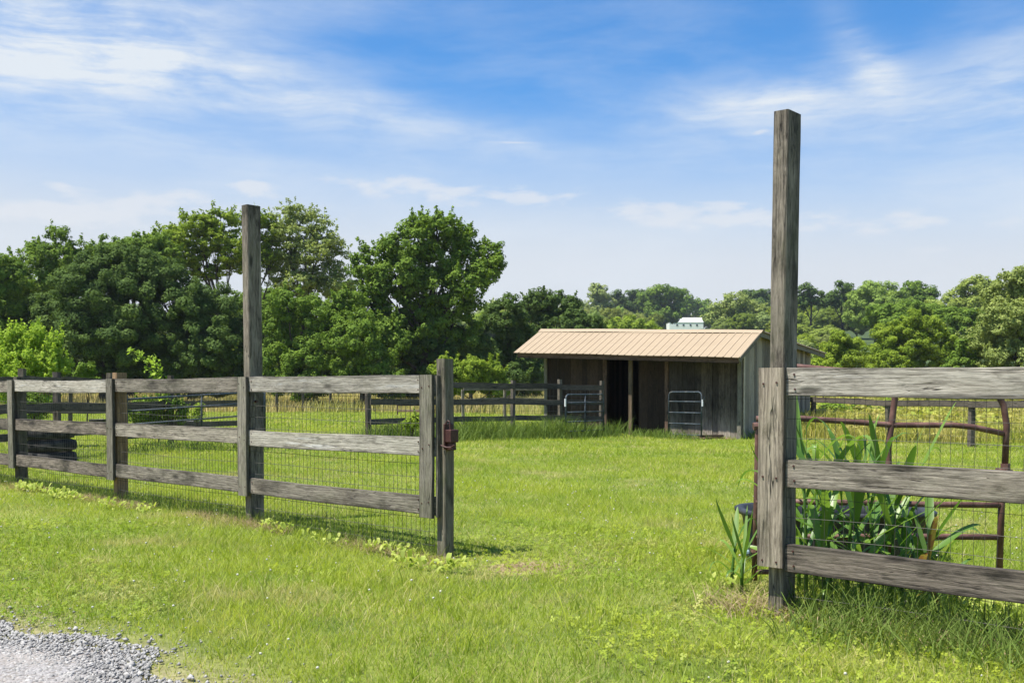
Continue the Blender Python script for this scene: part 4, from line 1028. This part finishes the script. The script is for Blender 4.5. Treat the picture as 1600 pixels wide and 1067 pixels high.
def limbs(root, lobes, pc, r0, seed=0, lean=0):
    rd = random.Random(seed); mb = MB(); root = Vector(root)
    zs = [l[0][2] for l in lobes]; top = max(zs); cx = sum(l[0][0] for l in lobes)/len(lobes); cy = sum(l[0][1] for l in lobes)/len(lobes)
    H = top-root.z; pts = []; n = 7
    for i in range(n+1):
        t = i/n; pts.append(Vector((root.x+(cx-root.x)*t*t+math.sin(t*5+seed)*.012*H, root.y+(cy-root.y)*t*t, root.z-.2+(H*.92+.2)*t)))
    rs = [r0*(1.25 if i == 0 else (1-.8*i/n)) for i in range(n+1)]; mb.tube(pts, rs, 8)
    for (c, rx, ry, rz) in lobes:
        c = Vector(c); t0 = min(.85, max(.2, (c.z-root.z)/H*.55)); k = t0*n; i = int(k); a = pts[i].lerp(pts[min(i+1, n)], k-i)
        mid = a.lerp(c, .5)+Vector((rd.uniform(-1, 1), rd.uniform(-1, 1), -rd.uniform(.2, 1)))*.08*(c-a).length
        r1 = r0*.42*(1-t0*.5); mb.tube([a, mid, c], [r1, r1*.7, r1*.35], 6)
        near = sorted(pc, key=lambda q: (Vector(q)-c).length)[:40]; rd.shuffle(near)
        for q in near[:7]:
            q = Vector(q); m2 = c.lerp(q, .5)+Vector((0, 0, -.08*(q-c).length)); mb.tube([mid.lerp(c, rd.random()), m2, q], [r1*.3, r1*.2, r1*.08], 4)
    return mb
def tree(label, Z, lobes_px, mt, base_px=None, leaf=None, cover=1., bark='bark', name='tree', cat='tree', depth=.85, pr_k=.26, flat=0., spr=0., trunk=None, group=None, cn='crown'):
    s = Z/F; leaf = (leaf or .0034*Z)*.70; lobes = []
    for i, l in enumerate(lobes_px):
        px, py, rx, ry = l[:4]; c = P(px, py, Z); dzz = (l[4] if len(l) > 4 else (((i*37) % 11)/11-.5)*1.2)*rx*s
        q = P(px, py, Z+dzz); k = (Z+dzz)/Z
        lobes.append(((q.x, q.y, q.z), rx*s*k, max(rx, ry)*s*depth, ry*s*k))
    bx_ = base_px if base_px is not None else sum(l[0]*l[2] for l in lobes_px)/sum(l[2] for l in lobes_px)
    g_ = G(bx_, Z); rt = thing(name, g_, label, cat, group)
    V, Fq, va, pc = make_crown(lobes, leaf, cover, pr_k, .0045*Z, flat=flat, spr=spr)
    lo = lobes; 
    link(cn, np_mesh(cn, V-np.array(g_), Fq, va), M[mt], rt, g_)
    H = max(l[0][2]+l[3] for l in lobes)-g_.z
    limbs(g_, lobes, pc, trunk or .028*H, int(bx_)).build('trunk', M[bark], rt, g_, True)
    return rt
TREES = [
 ('dark green tree cut off by the left edge of the photo', 57, [(-25, 440, 55, 50), (-20, 520, 70, 55), (20, 560, 60, 40), (15, 430, 30, 30), (-90, 480, 70, 80)], 'leaf_mid', {}),
 ('tree with leafy sprigs standing up above the dark mass at far left', 64, [(88, 366, 17, 12), (62, 388, 20, 13), (116, 388, 18, 13), (85, 402, 38, 24), (70, 440, 58, 42), (40, 480, 50, 45)], 'leaf_mid', dict(spr=.35, cover=.8)),
 ('broad dark tree filling the left of the treeline, left half', 56, [(150, 452, 66, 50), (205, 432, 60, 46), (100, 500, 62, 50), (175, 515, 76, 52), (120, 562, 72, 40), (210, 570, 70, 40), (140, 425, 40, 35)], 'leaf_dark', dict(spr=.06)),
 ('broad dark tree just left of the tall left post', 57, [(270, 470, 62, 48), (320, 486, 55, 48), (250, 530, 62, 45), (320, 545, 66, 42), (290, 580, 70, 34), (362, 535, 40, 50), (352, 590, 40, 30), (240, 440, 50, 38)], 'leaf_dark', dict(spr=.06)),
 ('mid green rounded tree rising behind the dark trees at left', 66, [(190, 398, 42, 28), (228, 392, 40, 30), (160, 408, 36, 26), (255, 400, 30, 34), (205, 430, 60, 36)], 'leaf_mid', dict(spr=.15)),
 ('light green tree whose crown shows left of the tall left post top', 71, [(310, 350, 32, 20), (346, 347, 34, 20), (282, 370, 26, 20), (255, 378, 30, 24), (335, 378, 44, 20), (300, 400, 34, 20), (362, 395, 30, 24), (262, 410, 34, 30), (322, 424, 34, 14)], 'leaf_bright', dict(spr=.3, cover=.62, flat=.25, base_px=366, pr_k=.3, trunk=.22)),
 ('light green tree half hidden by the tall left post', 73, [(398, 345, 26, 20), (418, 362, 26, 24), (400, 385, 30, 22), (380, 410, 34, 18), (425, 400, 24, 24)], 'leaf_bright', dict(spr=.25, cover=.6, flat=.2, base_px=400, trunk=.2)),
 ('pale airy tree right of the tall left post top', 74, [(440, 342, 24, 20), (466, 335, 26, 17), (492, 350, 28, 20), (450, 368, 34, 20), (505, 378, 30, 22), (520, 400, 24, 20), (475, 395, 40, 22), (440, 412, 32, 22), (505, 428, 34, 20), (465, 440, 46, 22), (525, 448, 30, 24)], 'leaf_pale', dict(spr=.3, cover=.5, flat=.2, base_px=470, pr_k=.3, trunk=.2)),
 ('bright green vine covered tree low right of the tall left post', 54, [(450, 478, 34, 28), (500, 492, 44, 26), (440, 530, 36, 40), (480, 560, 46, 40), (425, 575, 28, 40), (520, 530, 40, 34), (470, 600, 50, 26), (545, 470, 26, 16), (425, 500, 30, 30)], 'leaf_mid', dict(spr=.25, cover=.9, pr_k=.32)),
 ('bright green bushy tree at the left foot of the tallest tree', 53, [(550, 530, 42, 32), (585, 560, 40, 34), (540, 580, 42, 30), (600, 600, 40, 22), (560, 505, 30, 22)], 'leaf_mid', dict(spr=.2, cover=.9, pr_k=.32)),
 ('tallest tree of the treeline, big leaved and lobed, left of the shed', 58, [(690, 352, 34, 22), (652, 352, 26, 18), (722, 372, 30, 26), (640, 388, 44, 30), (598, 398, 34, 26), (570, 422, 26, 26), (620, 430, 50, 34), (690, 400, 44, 34), (765, 395, 24, 20), (752, 422, 26, 24), (775, 412, 14, 24), (730, 440, 34, 30), (680, 455, 50, 36), (620, 475, 46, 32), (575, 470, 30, 36), (650, 510, 56, 36), (710, 500, 40, 40), (600, 530, 50, 34)], 'leaf_mid', dict(spr=.3, cover=.85, pr_k=.34, leaf=.25, base_px=660)),
 ('mid green tree filling the gap behind the tall left post', 80, [(380, 480, 40, 26), (420, 470, 40, 26), (350, 500, 40, 40), (400, 520, 50, 50), (460, 480, 40, 30), (540, 460, 26, 24)], 'leaf_mid', {}),
 ('dark tree in the shade under the tallest tree', 60, [(670, 560, 60, 40), (730, 540, 40, 50), (650, 598, 60, 26), (640, 545, 50, 30)], 'leaf_dark', {}),
 ('light green shrub tree behind the latch post', 50, [(735, 575, 30, 22), (765, 585, 26, 22), (715, 600, 36, 18), (700, 578, 26, 20), (775, 606, 28, 14)], 'leaf_bright', dict(pr_k=.35, spr=.15)),
 ('dark narrow tree between the tallest tree and the shed roof', 66, [(790, 488, 28, 28), (770, 530, 36, 44), (808, 530, 32, 44), (790, 585, 46, 36), (820, 590, 40, 36)], 'leaf_dark', dict(spr=.15)),
 ('rounded dark tree rising directly behind the left end of the shed roof', 76, [(842, 470, 26, 20), (875, 478, 32, 22), (830, 500, 36, 30), (880, 512, 46, 30), (920, 505, 26, 20), (850, 555, 60, 40), (800, 560, 30, 40), (910, 545, 50, 34)], 'leaf_dark', dict(spr=.12)),
 ('light green round topped tree right above the shed ridge', 140, [(985, 512, 34, 17), (960, 520, 26, 16), (1010, 522, 30, 14), (985, 540, 50, 20)], 'leaf_bright', dict(spr=.05)),
 ('pale tall tree on the far skyline, leftmost above the shed', 330, [(937, 456, 16, 14), (930, 470, 16, 14), (948, 474, 16, 16), (938, 492, 22, 16)], 'leaf_pale', {}),
 ('dark tree on the far skyline beside the pale tall tree', 335, [(968, 468, 13, 12), (975, 480, 16, 14), (962, 490, 18, 12), (980, 500, 24, 12)], 'leaf_dark', {}),
 ('biggest round tree on the far skyline, left of the white barn', 338, [(1035, 460, 26, 15), (1020, 474, 26, 18), (1050, 474, 24, 20), (1040, 490, 32, 12)], 'leaf_mid', dict(base_px=1037, trunk=.8, bark='bark_pale')),
 ('dark round tree touching the left of the biggest far tree', 342, [(1000, 464, 18, 14), (996, 480, 22, 18), (1008, 494, 22, 12)], 'leaf_dark', {}),
 ('green tree on the skyline directly above the white barn', 430, [(1070, 466, 15, 12), (1075, 480, 20, 12), (1095, 474, 14, 10), (1105, 486, 16, 10)], 'leaf_mid', dict(bark='bark_pale')),
 ('dull olive spreading tree with bare pale limbs, right of the white barn', 230, [(1150, 470, 28, 12), (1135, 482, 26, 14), (1172, 482, 26, 14), (1120, 498, 20, 12), (1155, 500, 40, 16), (1188, 498, 18, 14)], 'leaf_pale', dict(cover=.55, bark='bark_pale', trunk=.5, base_px=1158, spr=.1)),
 ('dark flat topped tree on the skyline just left of the tall right post', 300, [(1180, 460, 20, 8), (1165, 462, 14, 8), (1195, 464, 16, 10), (1185, 474, 26, 10)], 'leaf_dark', {}),
 ('dark tree on the skyline just right of the tall right post', 215, [(1262, 452, 12, 10), (1268, 464, 16, 12), (1255, 470, 18, 12), (1285, 470, 14, 10)], 'leaf_dark', {}),
 ('second dark skyline tree right of the tall right post', 220, [(1320, 448, 14, 9), (1312, 460, 16, 10), (1328, 464, 16, 12), (1300, 470, 14, 10)], 'leaf_dark', {}),
 ('wide olive green tree with a smooth domed top on the right skyline', 185, [(1362, 452, 24, 13), (1385, 455, 22, 14), (1345, 470, 26, 16), (1375, 476, 36, 18), (1400, 470, 22, 16), (1350, 492, 32, 16)], 'leaf_hill', dict(leaf=.5)),
 ('dark topped tree in the dip of the right skyline', 200, [(1428, 450, 20, 9), (1412, 460, 16, 10), (1445, 460, 20, 11), (1430, 474, 30, 12), (1462, 468, 10, 10)], 'leaf_mid', dict(bark='bark_pale')),
 ('pale green tree on the skyline between the dip and the right edge', 150, [(1520, 446, 22, 12), (1545, 452, 26, 16), (1500, 462, 20, 14), (1525, 474, 30, 16), (1480, 478, 30, 14)], 'leaf_hill', {}),
 ('large clumpy bright green tree, centre of the right hand woods', 72, [(1418, 506, 26, 18), (1450, 512, 28, 18), (1390, 522, 26, 16), (1420, 535, 34, 22), (1465, 535, 28, 20), (1375, 550, 26, 20), (1405, 565, 40, 22), (1460, 565, 40, 22), (1490, 545, 20, 20)], 'leaf_bright', dict(pr_k=.36, leaf=.2, spr=.05)),
 ('rounded bright green tree behind the shed rear roof edge', 78, [(1312, 536, 22, 16), (1335, 540, 20, 16), (1295, 552, 22, 16), (1325, 562, 34, 18), (1285, 575, 26, 16)], 'leaf_bright', dict(pr_k=.36, leaf=.2)),
 ('tall light green tree at the right edge of the photo', 58, [(1590, 432, 26, 20), (1605, 455, 40, 28), (1560, 465, 26, 20), (1575, 500, 46, 34), (1615, 510, 50, 50), (1545, 530, 34, 30), (1590, 560, 56, 34), (1640, 450, 40, 40)], 'leaf_pale', dict(cover=.8, spr=.25, leaf=.19)),
 ('low dark green tree below the light green tree at the right edge', 60, [(1520, 545, 30, 24), (1505, 575, 34, 20), (1545, 585, 36, 18), (1580, 592, 30, 16)], 'leaf_mid', dict(pr_k=.34)),
 ('dull green tree right of the clumpy bright tree, half way up the right slope', 110, [(1510, 500, 30, 16), (1485, 492, 24, 12), (1540, 500, 24, 14), (1500, 520, 34, 16)], 'leaf_mid', {}),
 ('mid green tree directly above the clumpy bright tree', 112, [(1385, 486, 26, 10), (1420, 482, 28, 11), (1455, 486, 28, 11), (1400, 500, 40, 12), (1370, 500, 20, 12)], 'leaf_mid', {}),
]
for lb, Z, lob, mt_, kw in TREES:
    tree(lb, Z, lob, mt_, **kw)

# shared hill trees: five kinds, copied with their trunk and crown
protos = []
def hill_proto(seed):
    rd = random.Random(seed); lobes = []
    n = 5+seed % 3
    for i in range(n):
        t = i/n; ang = 2.4*i+seed; rr = 2.4 if i else 0
        lobes.append(((rr*math.cos(ang), rr*math.sin(ang), 6.6+1.6*math.cos(i*1.7+seed)-(1.2 if i > n-3 else 0)), 2.7+rd.uniform(-.5, .6), 2.7, 2.2+rd.uniform(-.4, .5)))
    lobes.append(((0, 0, 7.6+rd.uniform(-.5, .8)), 2.6, 2.6, 2.1)); lobes.append(((0.5, 0, 4.2), 4.0, 3.8, 2.4))
    V, Fq, va, pc = make_crown(lobes, .31, .95, .34, .55, frontbias=False, spr=.1)
    me = np_mesh('crown', V, Fq, va); me.materials.append(M['leaf_hill'])
    mb = limbs((0, 0, 0), lobes, pc, .28, seed)
    me2 = bpy.data.meshes.new('trunk'); me2.from_pydata(np.concatenate(mb.v).tolist(), [], mb.f); me2.materials.append(M['bark'])
    return me, me2, max(V[:, 2])
protos = [hill_proto(s) for s in range(1, 7)]
def skyline(px):
    return float(np.interp(px, [-200, 0, 380, 550, 780, 900, 1000, 1110, 1200, 1260, 1340, 1400, 1470, 1500, 1560, 1600, 1800], [430, 430, 470, 470, 470, 470, 478, 478, 470, 462, 458, 462, 482, 466, 452, 450, 440]))
HILL_LABEL = 'green broadleaf tree among the many covering the far wooded hillside'
cnt = 0
for Z, wpx, t_sky in ((92, 62, .04), (104, 46, .13), (135, 46, .33), (120, 56, .22), (150, 50, .42), (185, 44, .62), (225, 38, .8), (275, 32, .92), (330, 28, .96), (395, 26, 1.0), (440, 25, 1.0)):
    px = -140+random.uniform(0, wpx)
    while px < 1760:
        z_ = Z*random.uniform(.95, 1.05); g_ = G(px, z_)
        low = 560 if px > 1230 else 545
        topy = low+(skyline(px)-low)*t_sky+random.uniform(-5, 7)
        h = P(px, topy, z_).z-g_.z
        ok = 5.0 < h < 21
        if Z > 330 and 1020 < px < 1125: ok = Z > 420   # the barn and its field stay open
        if 200 < Z <= 340 and 1020 < px < 1110: ok = False
        if Z < 200 and 1015 < px < 1115 and topy < 512: topy = 516; h = P(px, topy, z_).z-g_.z; ok = h > 4
        if Z <= 100 and px < 1180: ok = False
        if Z < 200 and px < 930: ok = ok and Z > 110 and (Z == 120)
        if Z in (104, 135) and px < 1215: ok = False
        if 1120 < px < 1200 and Z < 220: ok = False if topy < 515 else ok
        if ok and Z >= 120 and px < 760 and not (Z in (120, 225)): ok = False
        if ok:
            c_, t_, hh = protos[random.randrange(len(protos))]; s = h/hh
            r_ = bpy.data.objects.new('hill_tree', None); C.objects.link(r_); r_.location = g_; tag(r_, HILL_LABEL, 'tree', 'trees covering the far hillside')
            az = random.uniform(0, 6.28); sx_ = max(s*.9, wpx/F*z_/8.5)*random.uniform(.85, 1.2)
            for nm, me in (('crown', c_), ('trunk', t_)):
                o = bpy.data.objects.new(nm, me); C.objects.link(o); o.parent = r_; o.rotation_euler = (0, 0, az); o.scale = (sx_, sx_, s)
            cnt += 1
        px += wpx*random.uniform(.75, 1.2)
print('hill trees', cnt)

# ------------------------------------------------------------ bushes in the paddock
def bush(label, Z, lobes_px, mt, name='bush', cat='bush', **kw):
    return tree(label, Z, lobes_px, mt, name=name, cat=cat, leaf=kw.pop('leaf', .0034*Z*1.1), trunk=.03, cn='foliage', **kw)
bush('bright lime green bush with long shoots near the left edge', 20.5, [(35, 570, 34, 26), (75, 572, 32, 24), (20, 600, 36, 30), (60, 612, 34, 30), (40, 545, 20, 18), (85, 552, 12, 14), (10, 560, 16, 20), (50, 640, 24, 26), (10, 540, 6, 26), (30, 530, 6, 22), (52, 540, 6, 28), (60, 524, 5, 20), (86, 545, 7, 26), (104, 572, 14, 12), (22, 536, 5, 26)], 'leaf_lime', spr=.75, cover=.5, pr_k=.3)
bush('small round clipped looking dark green bush between the lime bush and the treeline', 28, [(136, 578, 15, 12), (130, 586, 14, 10), (144, 586, 13, 11)], 'leaf_mid', pr_k=.4)
bush('straggly green bush behind the long blue gate', 21.5, [(225, 640, 28, 20), (262, 635, 26, 18), (240, 655, 34, 12), (285, 645, 12, 14)], 'leaf_mid', spr=.3, cover=.6)
bush('small leafy shrub growing up the dark paddock fence post by the tyres', 17.2, [(52, 628, 14, 14), (60, 645, 16, 12), (45, 612, 10, 10)], 'leaf_mid', spr=.3, cover=.6)
bush('small weed bush at the foot of the far paddock fence end post', 22.3, [(650, 655, 10, 9), (640, 662, 12, 7)], 'leaf_bright', spr=.3, cover=.6)
bush('small bright shrub sprig in the gap right of the long blue gate centre', 21.0, [(306, 650, 9, 10), (310, 640, 6, 8)], 'leaf_bright', cover=.5)
bush('leafy light green weed clump behind the single rail fence, left of the slanted stile', 33, [(1300, 638, 26, 12), (1340, 640, 26, 13), (1375, 640, 30, 14), (1320, 655, 40, 10), (1400, 648, 20, 10)], 'leaf_lime', cover=.7)
bush('low bright bush against the trees behind the shed rear corner', 40, [(1285, 570, 16, 8), (1272, 585, 16, 16), (1300, 590, 20, 16)], 'leaf_bright', pr_k=.35)
bush('darker hedge like bush behind the yellow green weeds at right', 50, [(1450, 628, 40, 12), (1500, 622, 40, 14), (1545, 625, 34, 14), (1590, 622, 34, 16)], 'leaf_mid', cover=.8)
# arching shoots
def shoot(label, Z, pts, nl):
    P_ = [P(x, y, Z) for x, y in pts]; t = thing('arching_branch', P_[0], label, 'branch'); mb = MB(); mb.tube(P_, [.012, .009, .007, .004][:len(P_)], 5); mb.build('stem', M['bark'], t, P_[0])
    cs = []
    for i in range(nl):
        k = random.uniform(.1, 1)*(len(P_)-1); j = min(int(k), len(P_)-2); q = P_[j].lerp(P_[j+1], k-j); cs.append(np.array(q)+rng.normal(0, .05, 3))
    cs = np.array(cs); nn = rng.normal(0, .6, (nl, 3))+np.array([0, -.3, .8]); nn /= np.linalg.norm(nn, axis=1)[:, None]
    V, Fq = leaf_cloud(cs, nn, .11, .5); link('leaves', np_mesh('leaves', V-np.array(P_[0]), Fq, rng.uniform(0, 1, nl)), M['leaf_lime'], t, P_[0])
shoot('long arching leafy shoot pointing left above the second fence bay', 21, [(258, 640), (245, 590), (228, 565), (201, 546)], 90)
shoot('short upright leafy shoot beside the long arching one', 21, [(262, 640), (254, 595), (246, 575), (240, 558)], 80)

# ------------------------------------------------------------ far white barn, tiled roof edge
bz = 400; b0 = P(1046, 512, bz); b1 = P(1099, 512, bz); bl = thing('barn', (b0.x, bz, b0.z-.5), 'long low white barn on the far hilltop above the shed roof', 'barn')
Lx = b1.x-b0.x; dp = 8; zb = b0.z-1.2; zw = P(1046, 503.3, bz).z; zr = P(1046, 496, bz).z
mb = MB(); mb.box(((b0.x+b1.x)/2, bz+dp/2, (zb+zw)/2), (Lx, dp, zw-zb))
mb.add([(b0.x+.02, bz, zw), (b0.x+.02, bz+dp, zw), (b0.x+.02, bz+dp/2, zr-.15), (b1.x-.02, bz, zw), (b1.x-.02, bz+dp, zw), (b1.x-.02, bz+dp/2, zr-.15)], [(0, 2, 1), (3, 4, 5), (0, 3, 5, 2), (1, 2, 5, 4)])
mb.build('walls', M['white'], bl, (b0.x, bz, b0.z-.5))
mb = MB(); e = .12
mb.add([(b0.x-e, bz-e, zw-.1), (b1.x+e, bz-e, zw-.1), (b1.x+e, bz+dp/2, zr), (b0.x-e, bz+dp/2, zr), (b1.x+e, bz+dp+e, zw-.1), (b0.x-e, bz+dp+e, zw-.1),
        (b0.x-e, bz-e, zw+.1), (b1.x+e, bz-e, zw+.1), (b1.x+e, bz+dp/2, zr+.2), (b0.x-e, bz+dp/2, zr+.2), (b1.x+e, bz+dp+e, zw+.1), (b0.x-e, bz+dp+e, zw+.1)],
       [(3,2,1,0), (5,4,2,3), (6,7,8,9), (9,8,10,11), (0,1,7,6), (4,5,11,10), (0,6,9,3), (3,9,11,5), (1,2,8,7), (2,4,10,8)])
mb.build('roof', M['white'], bl, (b0.x, bz, zr))
for px in (1058, 1068, 1079, 1089):
    q = P(px, 508, bz); mb = MB(); mb.box((q.x, bz-.03, q.z), (.7, .12, .7)); mb.build('window', M['glass_dark'], bl, q)
tg_ = P(4, 577, 21.5)

# ------------------------------------------------------------ air
mt = bpy.data.materials.new('haze'); mt.use_nodes = True; nt = mt.node_tree; nt.nodes.clear()
pv = nt.nodes.new('ShaderNodeVolumePrincipled'); pv.inputs['Color'].default_value = (.82, .9, 1, 1); pv.inputs['Density'].default_value = .00017; pv.inputs['Anisotropy'].default_value = .2
ou = nt.nodes.new('ShaderNodeOutputMaterial'); nt.links.new(pv.outputs[0], ou.inputs['Volume'])
mb = MB(); mb.box((0, 235, 32), (940, 590, 68)); tag(mb.build('haze', mt, None, (0, 235, 30)), kind='stuff')
